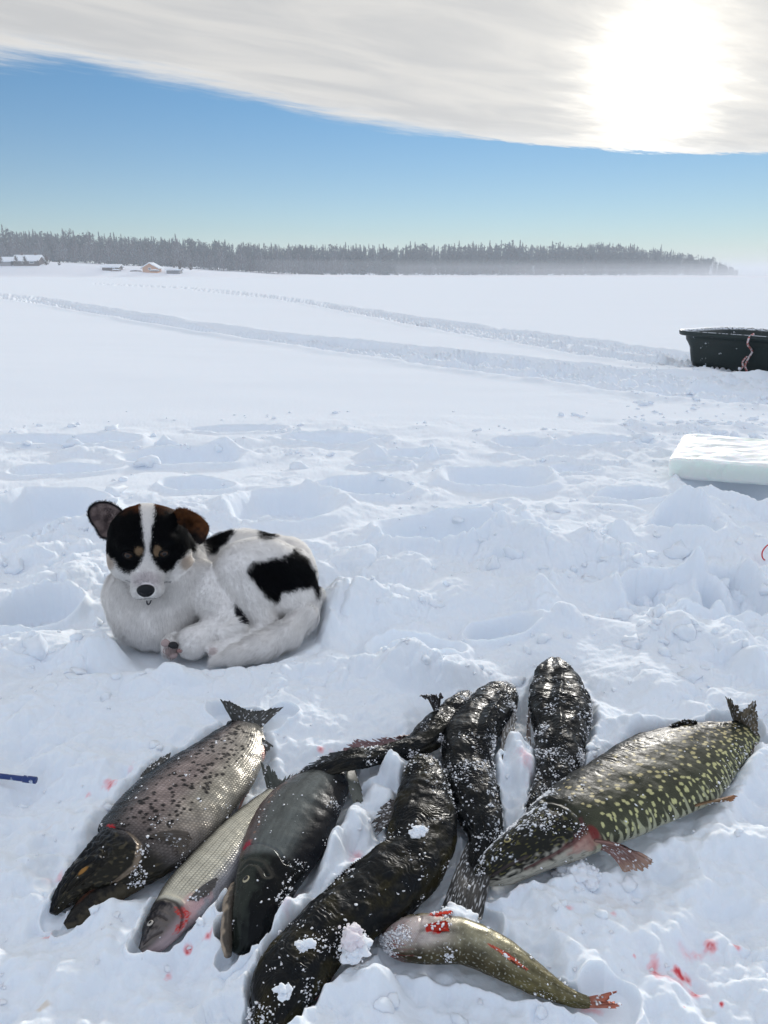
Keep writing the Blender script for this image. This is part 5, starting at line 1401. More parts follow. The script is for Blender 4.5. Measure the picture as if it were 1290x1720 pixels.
# ------------------------------------------------------------------ crumbs of snow clinging to the fish
def snow_crumbs():
    rng = np.random.default_rng(21); C = []; R = []
    for V, N, wt in FROST:
        wt = np.clip(wt, 0, None)
        cl = sstep(perlin(V[:, 0] * 45, V[:, 1] * 45, V[:, 2] * 45, s=501), -.15, .55) ** 2.5
        p = wt * (cl + .006)
        n = int(min(9000, 3200 * wt.mean() + 420))
        i = rng.choice(len(V), n, p=p / p.sum())
        r = .00035 + .0015 * rng.uniform(0, 1, n) ** 4
        C.append(V[i] + N[i] * (r * .45)[:, None] + rng.normal(0, .0006, (n, 3))); R.append(r)
    for V, _ in FROST_SRC:
        n = 26; i = rng.integers(0, len(V), n); r = .0006 + .0016 * rng.uniform(0, 1, n) ** 2
        C.append(V[i] + rng.normal(0, .0006, (n, 3))); R.append(r)
    C = np.concatenate(C); R = np.concatenate(R)
    V, F = blobs(C, R, ICO1, 77, .6, .6)
    cols = np.empty((len(V), 3)); cols[:] = (.86, .90, .95)
    me = np_mesh('snow_crumbs', V, F, True, cols)
    tag(link('snow_crumbs', me, None, [M_SNOW]), 'fine crumbs of snow clinging to the fish', 'snow', kind='stuff')
    # larger lumps one can tell apart
    IV, IF = ico(5)
    def lump(px, py, z, r, label, n=14, sd=0, tall=1.0):
        rg = np.random.default_rng(sd); p = np.array(G(px, py, z)); o3 = rg.uniform(0, 50, 3)
        q = IV * .9 + o3; d = fbm(q[:, 0], q[:, 1], q[:, 2], o=3, s=sd); q = IV * 4.5 + o3; d2 = fbm(q[:, 0], q[:, 1], q[:, 2], o=3, s=sd + 5)
        V = IV * (1 + .60 * d + .13 * d2)[:, None] * r * 1.15 * (1.1, 1.0, .62 * (tall ** .5)) + p - np.array((0, 0, r * .25))
        g_ = rg.normal(0, 1, (18, 3)) * (1, 1, .35); g_ /= np.linalg.norm(g_, axis=1)[:, None]
        V2, F2 = blobs(p + g_ * r * rg.uniform(.9, 1.9, (18, 1)) * (1, 1, .3), r * rg.uniform(.06, .2, 18), ICO1, sd)
        V, F = np.vstack([V, V2]), np.vstack([IF, F2 + len(V)])
        cc = np.empty((len(V), 3)); cc[:] = (.82, .86, .91) if 'pinkish' not in label else (.82, .76, .78)
        o = link('snow_lump', np_mesh('snow_lump', V, F, True, cc), None, [M_SNOW]); tag(o, label, 'snow lump')
    lump(703, 1393, .080, .0075, 'round white snow lump on the back of the largest burbot', 9, 1)
    lump(592, 1570, .052, .010, 'tall ragged pinkish snow lump leaning on the flank of the largest burbot', 27, 2, 2.0)
    lump(600, 1592, .040, .010, 'lower ragged snow lump at the flank of the largest burbot', 18, 12, 1.0)
    lump(512, 1586, .062, .006, 'small snow patch on the head of the largest burbot', 18, 3)
    lump(476, 1662, .060, .006, 'snow patch low on the head of the largest burbot', 24, 4)
    lump(495, 1328, .036, .0040, 'small snow ball on the tail of the slim burbot', 6, 5)
    lump(770, 1547, .022, .014, 'rounded snow lump between the burbot tail fin and the small perch', 15, 7)
    lump(975, 1462, .006, .020, 'snow lump lying under the gill of the pike', 15, 8)
snow_crumbs()
# ------------------------------------------------------------------ sled, ice slab, cords, rod
def rounded_rect(L, W, r, n=8):
    pts = []
    for cx, cy, a0 in ((L / 2 - r, W / 2 - r, 0), (-L / 2 + r, W / 2 - r, 90), (-L / 2 + r, -W / 2 + r, 180), (L / 2 - r, -W / 2 + r, 270)):
        for k in range(n + 1):
            a = math.radians(a0 + 90 * k / n); pts.append((cx + r * math.cos(a), cy + r * math.sin(a)))
    return np.array(pts)
def build_sled():
    A = G(1130, 612); Bp = G(1290, 630)
    ax = (Bp - A); ax.z = 0; ax.normalize(); ay = Vector((-ax.y, ax.x, 0))
    if ay.y < 0: ay = -ay
    L, W, Hh = 1.75, .72, .285
    m, t, p = new_mat('scuffed_dark_plastic'); co = obj_co(t)
    n = t.noise(co, 14, 5, .65); n2 = t.noise(co, 60, 4, .6)
    base = t.mix(n2, (.008, .016, .017, 1), (.018, .030, .030, 1))
    geo = t.n.new('ShaderNodeNewGeometry'); sz = t.n.new('ShaderNodeSeparateXYZ'); t.l.new(geo.outputs['Normal'], sz.inputs[0])
    k = t.m('MAXIMUM', t.ss(t.m('ADD', n, t.m('MULTIPLY', n2, .25)), .77, .84), t.m('MULTIPLY', t.ss(sz.outputs[2], .6, .9), t.ss(n2, .40, .52)))
    t.set(p.inputs['Base Color'], t.mix(k, base, (.72, .77, .83, 1))); t.set(p.inputs['Roughness'], t.m('ADD', .42, t.m('MULTIPLY', k, .4))); p.inputs['Specular IOR Level'].default_value = .3
    bump(t, p, n2, .3, .003)
    cx, cy = L / 2, W / 2
    # profile rings from inside bottom, up the inside, over the rim, down the outside
    prof = [(-.065, .012, 0), (-.045, .03, 0), (-.02, .15, 1), (.015, Hh - .075, 1), (.03, Hh - .06, 1), (.035, Hh - .02, 1), (.075, Hh, 1), (.100, Hh + .004, 1), (.106, Hh - .004, 1), (.100, Hh - .028, 1), (.090, Hh - .034, 1), (.050, Hh - .040, 1), (.045, Hh - .07, 1), (.030, Hh - .092, 1), (.012, .16, 1), (-.01, .05, 1), (-.028, .008, 0), (-.05, 0, 0)]
    V = []
    for off, z, _ in prof:
        rr = rounded_rect(L - .12 + 2 * off, W - .12 + 2 * off, max(.04, .10 + off), 8)
        for x, y in rr: V.append((x + cx, y + cy, z + .03 * max(0, (abs(x) / (L / 2)) ** 6) * 0))
    nr = 36; F = grid_faces(len(prof), nr, wrap=True)
    nV = len(V)
    top = [tuple(range(nr))]; 
    V = np.array(V); origin = A
    M = np.array([[ax.x, ay.x], [ax.y, ay.y]])
    def W2(Vl): 
        q = np.array(Vl, dtype=float); o = q.copy(); o[:, :2] = q[:, :2] @ M.T; o[:, 0] += origin.x; o[:, 1] += origin.y; o[:, 2] += -.012; return o
    root = empty('sled', (origin.x, origin.y, 0), 'dark plastic pulk sled with flared rim cut off by the right edge', 'sled')
    cb = V[:nr].mean(0); ct = V[-nr:].mean(0)
    Vb = np.vstack([V, cb, ct]); j = np.arange(nr); j2 = (j + 1) % nr
    caps = np.vstack([np.stack([j, j2, np.full(nr, nV)], -1), np.stack([(len(prof) - 1) * nr + j2, (len(prof) - 1) * nr + j, np.full(nr, nV + 1)], -1)])
    me = np_mesh('tub', W2(Vb), [F, caps], True)
    o = link('tub', me, root, [m])
    # vertical ribs pressed into the side facing us
    def bar(x, w, z0, z1, y0, y1, nm, mat, th=.012):
        Vl = [(x - w, y0, z0), (x + w, y0, z0), (x - w, y1, z1), (x + w, y1, z1), (x - w, y0 - th, z0), (x + w, y0 - th, z0), (x - w, y1 - th, z1), (x + w, y1 - th, z1)]
        Fl = np.array([(4, 5, 7, 6), (0, 4, 6, 2), (1, 3, 7, 5), (0, 1, 5, 4), (2, 6, 7, 3)])
        return link(nm, np_mesh(nm, W2(Vl), Fl, False), root, [mat])
    for x in (.95, 1.3): bar(x, .012, .05, Hh - .10, .052, .032, 'rib', m, .008)
    # snow lying inside the tub
    gx, gy = np.meshgrid(np.linspace(.10, L - .10, 90), np.linspace(.09, W - .09, 40), indexing='ij')
    zz = .16 + .05 * perlin(gx * 4, gy * 4, s=701) + .03 * fbm(gx * 12, gy * 12, o=3, s=702)
    q = np.stack([gx, gy, zz], -1).reshape(-1, 3); cc = np.empty((len(q), 3)); cc[:] = (.835,.885,.945)
    me = np_mesh('sled_snow', W2(q), grid_faces(90, 40), True, cc)
    if me.polygons[0].normal.z < 0: me.flip_normals()
    tag(link('snow_load', me, None, [M_SNOW]), 'snow lying inside the dark sled', 'snow', kind='stuff')
    # red and white twisted cord hanging over the side
    def rope(name, pts, r, mat, parent=None, n=80, twist=0.0):
        P_, _ = catmull([tuple(q) for q in pts], n); T = np.gradient(P_, axis=0); T /= np.linalg.norm(T, axis=1)[:, None]
        up = np.array((.1, -.9, .3)); A_ = np.cross(T, up); A_ /= np.linalg.norm(A_, axis=1)[:, None]; B_ = np.cross(T, A_)
        a = np.arange(8) / 8 * 2 * math.pi
        ph = twist * np.arange(n)[:, None]
        rr = r * (1 + (.25 * np.cos(2 * (a[None] + ph)) if twist else 0 * ph))
        V = P_[:, None] + A_[:, None] * (rr * np.cos(a))[..., None] + B_[:, None] * (rr * np.sin(a))[..., None]
        V = V.reshape(-1, 3); nn = len(V); V = np.vstack([V, P_[0], P_[-1]]); j = np.arange(8); j2 = (j + 1) % 8
        caps = np.vstack([np.stack([j2, j, np.full(8, nn)], -1), np.stack([(n - 1) * 8 + j, (n - 1) * 8 + j2, np.full(8, nn + 1)], -1)])
        return link(name, np_mesh(name, V, [grid_faces(n, 8, wrap=True), caps]), parent, [mat])
    mr, tr, pr = new_mat('frosted_red_cord'); cr = obj_co(tr); tr.set(pr.inputs['Base Color'], tr.mix(tr.ss(tr.noise(cr, 45, 3, .6), .42, .58), (.42, .10, .08, 1), (.68, .62, .64, 1))); pr.inputs['Roughness'].default_value = .8
    sx = .66
    a = W2([(sx, .005, Hh + .012), (sx, -.045, Hh - .01), (sx - .005, -.045, Hh - .06), (sx - .01, .035, Hh - .12), (sx - .03, .035, .12), (sx - .045, .028, .06), (sx - .02, .02, .02)])
    root2 = empty('cord', tuple(a[-1]), 'frosted red cord tied over the rim and hanging down the side of the sled', 'cord')
    rope('strand', a, .007, mr, root2, twist=.8)
    b = W2([(sx - .035, .02, .13), (sx - .055, .005, .09), (sx - .05, .005, .05), (sx - .07, .0, .02)])
    rope('strand', b, .006, mr, root2, twist=.8)
    k1 = W2([(sx - .065, -.01, .035)])
    V, Fk = blobs(k1, np.array([.016]), ICO2, 3); cc = np.empty((len(V), 3)); cc[:] = (.8, .83, .88)
    link('knot', np_mesh('knot', V, Fk, True, cc), root2, [M_SNOW])
    # --- cut slab of lake ice
    s0 = G(1131, 800, 0); zt, th = .098, .075
    fl_ = G(1127, 768, zt); fr_ = G(1330, 782, zt); bl_ = G(1150, 728, zt); 
    e1 = (fr_ - fl_); e1.z = 0; L1 = e1.length; e1.normalize(); e2 = bl_ - fl_; e2.z = 0; L2 = e2.length; e2.normalize(); L1 = 1.0
    nx, ny = 60, 40; Vt = []
    for i in range(nx):
        for j in range(ny):
            u_, v_ = i / (nx - 1), j / (ny - 1); q = fl_ + e1 * (u_ * L1) + e2 * (v_ * L2)
            Vt.append((q.x, q.y, zt + .006 * float(fbm(np.array([u_ * 7.]), np.array([v_ * 5.]), o=3, s=711)[0]) - .006 * (i in (0, nx - 1)) - .006 * (j in (0, ny - 1))))
    Vt = np.array(Vt); edge = [j for j in range(ny)] + [i * ny + ny - 1 for i in range(1, nx)] + [(nx - 1) * ny + j for j in range(ny - 2, -1, -1)] + [i * ny for i in range(nx - 2, 0, -1)]
    E = Vt[edge]; ne = len(E); ctr = E.mean(0); rings = []
    for k, (dz, ins) in enumerate(((-.010, -.006), (-.040, -.004), (-.066, .000), (-.075, .012))):
        q = E.copy(); q[:, 2] = zt + dz; d_ = q - ctr; d_[:, 2] = 0; d_ /= np.linalg.norm(d_, axis=1)[:, None]; q -= d_ * ins
        q[:, :2] += (.003 * perlin(q[:, 0] * 30 + k, q[:, 1] * 30, s=712))[:, None]; rings.append(q)
    Vs = np.vstack([Vt] + rings + [[(ctr[0], ctr[1], zt - .075)]]); base_ = len(Vt); Fs = [grid_faces(nx, ny)]
    j = np.arange(ne); j2 = (j + 1) % ne; ed = np.array(edge)
    Fs.append(np.stack([ed[j], ed[j2], base_ + j2, base_ + j], -1))
    for k in range(3): Fs.append(np.stack([base_ + k * ne + j, base_ + k * ne + j2, base_ + (k + 1) * ne + j2, base_ + (k + 1) * ne + j], -1))
    Ft = np.stack([base_ + 3 * ne + j, base_ + 3 * ne + j2, np.full(ne, len(Vs) - 1)], -1)
    mi, ti, pi_ = new_mat('cloudy_lake_ice'); ci = obj_co(ti)
    gi = ti.n.new('ShaderNodeNewGeometry'); si = ti.n.new('ShaderNodeSeparateXYZ'); ti.l.new(gi.outputs['Normal'], si.inputs[0])
    frost = ti.m('MULTIPLY', ti.ss(si.outputs[2], .5, .9), ti.ss(ti.noise(ci, 9, 4, .6), .30, .60))
    ti.set(pi_.inputs['Base Color'], ti.mix(frost, (.76, .80, .765, 1), (.90, .91, .91, 1))); ti.set(pi_.inputs['Roughness'], ti.m('ADD', .30, ti.m('MULTIPLY', frost, .4)))
    pi_.inputs['Subsurface Weight'].default_value = .8; pi_.inputs['Subsurface Radius'].default_value = (.6, 1.0, .85); pi_.inputs['Subsurface Scale'].default_value = .05; pi_.inputs['Specular IOR Level'].default_value = .3
    bump(ti, pi_, ti.noise(ci, 35, 3, .6), .3, .004)
    o = link('ice_slab', np_mesh('ice_slab', Vs, Fs + [Ft], False), None, [mi]); tag(o, 'pale green rectangular slab of cut lake ice at the right edge', 'ice slab')
    # --- red line loop at the right edge
    pts = []
    for k in range(15):
        a_ = math.radians(100 + 190 * k / 14); g = G(1291 + 20 * math.cos(a_), 962, 0); zc_ = .030 + .024 * math.sin(a_) + .012
        pts.append((g.x, g.y + .01 * math.cos(a_), zc_))
    pts.append((pts[-1][0] + .05, pts[-1][1], .012)); pts.insert(0, (pts[0][0] + .05, pts[0][1], .06))
    # stand clear of the lumps
    zb = max(0.0, float(ground_h(np.array([pts[7][0]]), np.array([pts[7][1]]))[0])) * .5; pts = [(a_, b_, c_ + zb) for a_, b_, c_ in pts]
    mred = simple('red_line', (.55, .015, .03), .45)
    o = rope('line', pts, .0016, mred); tag(o, 'thin bright red loop of line sticking out of the snow at the right edge', 'line')
    # --- blue rod end at the left edge
    ga = G(-60, 1302, .012); gb = G(8, 1309, .012); gc = G(62, 1314, .010)
    zz_ = [float(ground_h(np.array([g.x]), np.array([g.y]))[0]) for g in (ga, gb, gc)]
    mb, tb, pb = new_mat('frosted_blue_plastic'); cb_ = obj_co(tb); kb = tb.ss(tb.noise(cb_, 90, 4, .65), .56, .66)
    tb.set(pb.inputs['Base Color'], tb.mix(kb, (.004, .030, .16, 1), (.55, .62, .72, 1))); pb.inputs['Roughness'].default_value = .35
    rr_ = empty('rod', tuple(gc), 'frosted dark blue rod handle poking in from the left edge', 'rod')
    zl = max(zz_) + .006
    rope('shaft', [tuple(G(q_, 1303.5 + .12 * q_, zl)) for q_ in (-60, 0, 30, 44)], .0040, mb, rr_, n=40)
    rope('end_cap', [tuple(G(q_, 1303.5 + .12 * q_, zl)) for q_ in (40, 52, 60)], .0052, mb, rr_, n=20)
build_sled()
# ------------------------------------------------------------------ far shore: land, forest, cabins
def shore_h(x, y):
    """height of the snowy shore land that rises on the left"""
    az = x / np.maximum(y, 1)                                   # -.52 (left edge) .. .5
    front = SHORE_Y + 6 * perlin(x * 0.02, x * 0 + 3.3, s=90)
    up = sstep(y, front - 4, front + 38)
    amp = np.interp(x, [-400, -160, -140, -107, -88, -74, -45, 0, 200], [9, 6.6, 6.0, 4.3, 3.8, 2.6, 0.9, 0.4, 0.3])
    return up * amp + 0.3 * up * perlin(x * 0.08, y * 0.08, s=91) - 0.05 * (up <= 0)
SHORE_Y = 265.0
def build_far():
    xs = np.linspace(-620, 260, 180); ys = np.concatenate([np.linspace(250, 420, 50), np.linspace(430, 900, 20)])
    X, Y = np.meshgrid(xs, ys, indexing='ij')
    Z = shore_h(X, Y)
    V = np.stack([X, Y, Z], -1).reshape(-1, 3)
    cols = np.empty((len(V), 3), dtype=np.float32); cols[:] = (0.88, 0.89, 0.93)
    me = np_mesh('shore', V, grid_faces(len(xs), len(ys)), True, cols)
    if me.polygons[0].normal.z < 0: me.flip_normals()
    tag(link('shore', me, None, [M_SNOW]), kind='structure')

    # tree materials
    def mat_tree(name, dark, frost, amt):
        m, t, p = new_mat(name)
        geo = t.n.new('ShaderNodeNewGeometry')
        oi = t.n.new('ShaderNodeObjectInfo')
        co = t.n.new('ShaderNodeTexCoord').outputs['Object']
        n = t.noise(geo.outputs['Position'], 0.9, 3, 0.7)
        s = t.n.new('ShaderNodeSeparateXYZ'); t.l.new(geo.outputs['Normal'], s.inputs[0])
        up = t.ss(t.m('ADD', t.m('MULTIPLY', s.outputs[2], 0.5), t.m('MULTIPLY', n, 1.0)), 0.35, 0.85)
        f_ = t.m('MULTIPLY', up, amt)
        t.set(p.inputs['Base Color'], t.mix(f_, dark + (1,), frost + (1,)))
        p.inputs['Roughness'].default_value = 0.85
        return m
    mspruce = mat_tree('frosted_spruce_needles', (0.014, 0.038, 0.040), (0.45, 0.49, 0.54), 0.16)
    mbirch = mat_tree('hoarfrosted_twigs', (0.10, 0.095, 0.10), (0.40, 0.44, 0.50), 0.6)
    mtrunk = simple('tree_bark', (0.07, 0.055, 0.045), 0.9, scale=3)

    def spruce(seed, h=13, w=2.3, tris=260):
        rng = np.random.default_rng(seed); V = []; F = []
        n = tris
        for i in range(n):
            t = rng.uniform(0, 1) ** 0.75; z = h * (0.10 + 0.90 * t)
            rad = w * (1 - t) ** 0.85 * (0.75 + 0.35 * math.sin(t * 38 + seed)) * rng.uniform(.55, 1.1) + 0.08
            a = rng.uniform(0, 6.283); ca_, sa_ = math.cos(a), math.sin(a)
            wd = rng.uniform(.25, .55) * (0.4 + rad * .35); drop = rad * rng.uniform(.15, .5)
            b = len(V)
            V += [(0.1 * ca_, 0.1 * sa_, z + .25), (rad * ca_ - wd * sa_, rad * sa_ + wd * ca_, z - drop), (rad * 1.15 * ca_, rad * 1.15 * sa_, z - drop * 1.2), (rad * ca_ + wd * sa_, rad * sa_ - wd * ca_, z - drop)]
            F += [(b, b + 1, b + 2), (b, b + 2, b + 3)]
        b = len(V); V += [(0, .12, h * .86), (.1, -.08, h * .86), (-.1, -.08, h * .86), (0, 0, h * 1.03)]
        F += [(b, b + 1, b + 3), (b + 1, b + 2, b + 3), (b + 2, b, b + 3)]
        return np.array(V), np.array(F)
    def pine(seed, h=14, w=2.0, tris=260):
        rng = np.random.default_rng(seed); V = []; F = []
        cl = [(rng.uniform(-1, 1) * w * .7, rng.uniform(-1, 1) * w * .7, h * rng.uniform(.45, .95), rng.uniform(.7, 1.3)) for _ in range(11)]
        for i in range(tris):
            cx, cy, cz, r = cl[i % 11]
            d = rng.normal(0, 1, 3); d /= np.linalg.norm(d); c = np.array((cx, cy, cz)) + d * r * rng.uniform(.4, 1) * (1, 1, .6)
            s_ = rng.uniform(.2, .5); e1 = rng.normal(0, 1, 3) * s_; e2 = rng.normal(0, 1, 3) * s_
            b = len(V); V += [tuple(c), tuple(c + e1), tuple(c + e2)]; F.append((b, b + 1, b + 2))
        return np.array(V), np.array(F)
    def birch(seed, h=9, w=2.6, tris=420):
        rng = np.random.default_rng(seed); V = []; F = []
        for i in range(tris):
            t = rng.uniform(0.12, 1); z = h * t
            rad = w * math.sin(min(1, (1.02 - t) * 1.5) * 1.57) * rng.uniform(0.1, 1); a = rng.uniform(0, 6.283)
            c = np.array((rad * math.cos(a), rad * math.sin(a), z)); L = rng.uniform(.5, 1.3)
            dr = np.array((math.cos(a) * .5, math.sin(a) * .5, .9)) * L; sd = np.array((-math.sin(a), math.cos(a), 0)) * rng.uniform(.06, .22)
            b = len(V); V += [tuple(c - sd), tuple(c + sd), tuple(c + dr)]; F.append((b, b + 1, b + 2))
        return np.array(V), np.array(F)
    def trunk(h, r):
        a = np.arange(6) / 6 * 6.2832; V = []
        for z, rr in ((-.6, r), (h * .5, r * .7), (h, r * .15)): V += [(rr * math.cos(q), rr * math.sin(q), z) for q in a]
        return np.array(V), grid_faces(3, 6, wrap=True)
    rng = np.random.default_rng(3)
    kinds = [('spruce_tree', [spruce(s, 12.5 + s % 3, 2.1 + .2 * (s % 4)) for s in range(6)], mspruce, 13),
             ('pine_tree', [pine(20 + s) for s in range(4)], mspruce, 14),
             ('birch_tree', [birch(40 + s, 8 + s % 3) for s in range(4)], mbirch, 9)]
    # outline of the wood: azimuth slope x/y -> distance and tree height factor
    AZ = [-.75, -.516, -.40, -.24, -.10, 0.0, .15, .30, .37, .41, .435, .455]
    DST = [330, 330, 335, 345, 365, 385, 410, 430, 450, 470, 480, 485]
    HF = [.88, .84, .86, .84, .90, .98, 1.12, 1.12, .96, .70, .48, .22]
    def place(az, depth):
        y = float(np.interp(az, AZ, DST)) + depth; x = az * y
        return x, y, float(shore_h(np.array([x]), np.array([y]))[0]) if x < 259 and y < 899 else 0.0
    # individual trees along the front and the skyline
    lab = {'spruce_tree': ('frosted spruce standing in the wood along the far lake shore', 'spruce', 'spruces of the far shore wood'),
           'pine_tree': ('frosted pine standing in the wood along the far lake shore', 'pine', 'pines of the far shore wood'),
           'birch_tree': ('pale hoarfrosted birch at the foot of the far shore wood', 'birch', 'frosted birches of the far shore wood')}
    protos = {}
    def individual(kind, k, x, y, z, s, rz):
        key = (kind, k)
        if key not in protos:
            kd = [q for q in kinds if q[0] == kind][0]; V, F = kd[1][k]
            r = empty(kind, (x, y, z), lab[kind][0], lab[kind][1], lab[kind][2])
            me = np_mesh(kind + '_crown', V, F, False); me.materials.append(kd[2])
            TV, TF = trunk(kd[3] * .9, .16 if kind != 'birch_tree' else .1)
            mt = np_mesh(kind + '_trunk', TV, TF); mt.materials.append(mtrunk)
            kids = []
            for nm, q in (('crown', me), ('trunk', mt)):
                c = bpy.data.objects.new(nm, q); COL.objects.link(c); c.parent = r; kids.append(c)
            protos[key] = (r, kids)
        else:
            r0, kids = protos[key]
            r = r0.copy(); COL.objects.link(r)
            for c0 in kids:
                c = c0.copy(); COL.objects.link(c); c.parent = r
        r.location = (x, y, z); r.scale = (s, s, s); r.rotation_euler = (0, 0, rz)
    n = 0
    for i in range(165):
        az = -.53 + .98 * (i + rng.uniform(0, 1)) / 165
        dep = rng.uniform(0, 8); hf = float(np.interp(az, AZ, HF))
        kind = rng.choice(['spruce_tree', 'spruce_tree', 'pine_tree']); k = int(rng.integers(0, 6 if kind[0] == 's' else 4))
        x, y, z = place(az, dep); individual(kind, k, x, y, z, hf * rng.uniform(.65, 1.0), rng.uniform(0, 6.28))
    for i in range(70):
        az = -.55 + .50 * (i + rng.uniform(0, 1)) / 70
        x, y, z = place(az, -rng.uniform(2, 14)); individual('birch_tree', int(rng.integers(0, 4)), x, y, z, rng.uniform(.65, 1.1), rng.uniform(0, 6.28))
    # the rest of the wood behind, one mass
    AV = []; AF = []; off = 0
    MV = []; MF = []; moff = 0
    for i in range(3000):
        az = rng.uniform(-.78, .455); dep = rng.uniform(3, 60) if az < .42 else rng.uniform(2, 25)
        hf = float(np.interp(az, AZ, HF)) * (1 + .0010 * dep)
        kd = kinds[0] if rng.uniform() < .72 else kinds[1]
        V, F = kd[1][int(rng.integers(0, len(kd[1])))]
        x, y, z = place(az, dep)
        s = hf * rng.uniform(.72, 1.10); a = rng.uniform(0, 6.28)
        if rng.uniform() < .03: s *= 1.13
        R_ = np.array([[math.cos(a), -math.sin(a), 0], [math.sin(a), math.cos(a), 0], [0, 0, 1]])
        if dep > 25: keep = slice(0, None, 2)
        else: keep = slice(0, None)
        AV.append(V @ R_.T * s + (x, y, z)); AF.append(F[keep] + off); off += len(V)
    me = np_mesh('forest', np.concatenate(AV), np.concatenate(AF), False); me.materials.append(mspruce)
    o = bpy.data.objects.new('forest', me); COL.objects.link(o)
    tag(o, 'dense frosted spruce and pine wood along the far shore', 'forest', kind='stuff')
    # a last, more distant shore at the right-hand end
    AV = []; AF = []; off = 0
    for i in range(500):
        x = rng.uniform(560, 1050); y = 1350 + rng.uniform(0, 60); V, F = kinds[0][1][i % 6]
        AV.append(V * rng.uniform(.5, .85) + (x, y, -.5)); AF.append(F[::3] + off); off += len(V)
    me = np_mesh('distant_forest', np.concatenate(AV), np.concatenate(AF), False); me.materials.append(mspruce)
    o = bpy.data.objects.new('distant_forest', me); COL.objects.link(o)
    tag(o, 'thin line of distant forest on the horizon at the right', 'forest', kind='stuff')

    # ---- cabins
    mwall_d = simple('dark_timber', (0.10, 0.075, 0.065), 0.8, scale=2)
    mwall_o = simple('orange_timber', (0.55, 0.30, 0.17), 0.8, scale=2)
    mwin = simple('window_glass', (0.12, 0.14, 0.17), 0.2, scale=2)
    mwht = simple('white_paint', (0.8, 0.8, 0.8), 0.6, scale=2)
    def boxm(x0, x1, y0, y1, z0, z1):
        V = [(x, y, z) for x in (x0, x1) for y in (y0, y1) for z in (z0, z1)]
        F = [(0, 1, 3, 2), (4, 6, 7, 5), (0, 4, 5, 1), (2, 3, 7, 6), (0, 2, 6, 4), (1, 5, 7, 3)]
        return V, F
    def join(bl):
        V = []; F3 = []; F4 = []
        for v_, f_ in bl:
            o_ = len(V); V += list(v_)
            for q in f_: (F3 if len(q) == 3 else F4).append(tuple(k + o_ for k in q))
        return V, [q for q in (F3, F4) if q]
    def cabin(label, px0, px1, pyb, D, hw, hr, dep, wallm, gable_front=False, wins=(), chim=()):
        x0 = (px0 - 645) / FPX * D; x1 = (px1 - 645) / FPX * D
        # px are approximate azimuths; correct for pitch
        k = ray((px0 + px1) / 2, pyb); kk = 1 / k.y
        x0 = (px0 - 645) / FPX * kk * D; x1 = (px1 - 645) / FPX * kk * D
        zb = float(shore_h(np.array([(x0 + x1) / 2]), np.array([D * 1.0]))[0]) + .25
        W = x1 - x0; cx = (x0 + x1) / 2
        r = empty('cabin', (cx, D, zb), label, 'cabin')
        def part(nm, VF, m, par=None):
            V, F = VF; me = np_mesh(nm, V, F, False); me.materials.append(m)
            o = bpy.data.objects.new(nm, me); COL.objects.link(o); o.parent = par or r; return o
        hwd = W / 2
        V, F = boxm(-hwd, hwd, 0, dep, -1.2, hw)
        if gable_front:
            V = V + [(0, 0, hr), (0, dep, hr)]; g = [(1, 5, 8), (3, 9, 7)]
            wl = part('wall', join([(V, F + g)]), wallm)
            th = .35; e = .7; sl = (hr - hw) / hwd
            def slab(sg):
                xo = sg * (hwd + e); zo = hw - sl * e
                Vs = [(0, -e, hr), (xo, -e, zo), (xo, dep + e, zo), (0, dep + e, hr)]; Vs += [(a, b, c + th) for a, b, c in Vs]
                return Vs, [(0, 1, 2, 3), (4, 5, 6, 7), (0, 1, 5, 4), (1, 2, 6, 5), (2, 3, 7, 6)]
            part('roof', join([slab(-1), slab(1)]), M_SNOWP)
        else:
            V = V + [(-hwd, dep / 2, hr), (hwd, dep / 2, hr)]; g = [(1, 3, 8), (5, 7, 9)]
            wl = part('wall', join([(V, F + g)]), wallm)
            e = .6; sl = (hr - hw) / (dep / 2); th = .4
            def slab(sg):
                y0 = dep / 2; yo = dep / 2 + sg * (dep / 2 + e); zo = hw - sl * e
                Vs = [(-hwd - e, y0, hr), (hwd + e, y0, hr), (hwd + e, yo, zo), (-hwd - e, yo, zo)]; Vs += [(a, b, c + th) for a, b, c in Vs]
                return Vs, [(0, 1, 2, 3), (4, 5, 6, 7), (0, 1, 5, 4), (1, 2, 6, 5), (2, 3, 7, 6), (3, 0, 4, 7)]
            rf = part('roof', join([slab(-1), slab(1)]), M_SNOWP)
            for cxx in chim: part('chimney', join([boxm(cxx * hwd - .35, cxx * hwd + .35, dep / 2 - .3, dep / 2 + .3, hr - .5, hr + 1.1)]), mwall_d, rf)
        for wx0, wx1, wz0, wz1, wm in wins:
            f_ = part('window', join([boxm(wx0 * hwd, wx1 * hwd, -.06, .02, wz0, wz1)]), mwht)
            part('pane', join([boxm(wx0 * hwd + .12, wx1 * hwd - .12, -.09, -.065, wz0 + .12, wz1 - .12)]), mwin, f_)
    cabin('grey timber shed half cut off by the left edge, under pale snow', -8, 17, 440, 288, 1.5, 2.6, 5, simple('grey_timber', (.25, .24, .25), .8, scale=2))
    cabin('long dark cabin with broad snow roof and windows on the left shore', 22, 63, 438, 288, 1.7, 3.3, 6, mwall_d, wins=((-.9, -.65, .6, 1.35, 0), (-.3, -.1, .6, 1.4, 0), (.3, .7, .55, 1.35, 0)), chim=(-.5, .6))
    cabin('low dark cabin with white roof between long cabin and orange cabin', 171, 198, 447, 282, 1.0, 1.7, 5, mwall_d, wins=((.3, .6, .3, .8, 0),))
    cabin('small orange timber cabin with gable end facing the lake', 239, 264, 448, 282, 1.5, 3.0, 5, mwall_o, gable_front=True, wins=((-.25, .15, .7, 1.5, 0),))
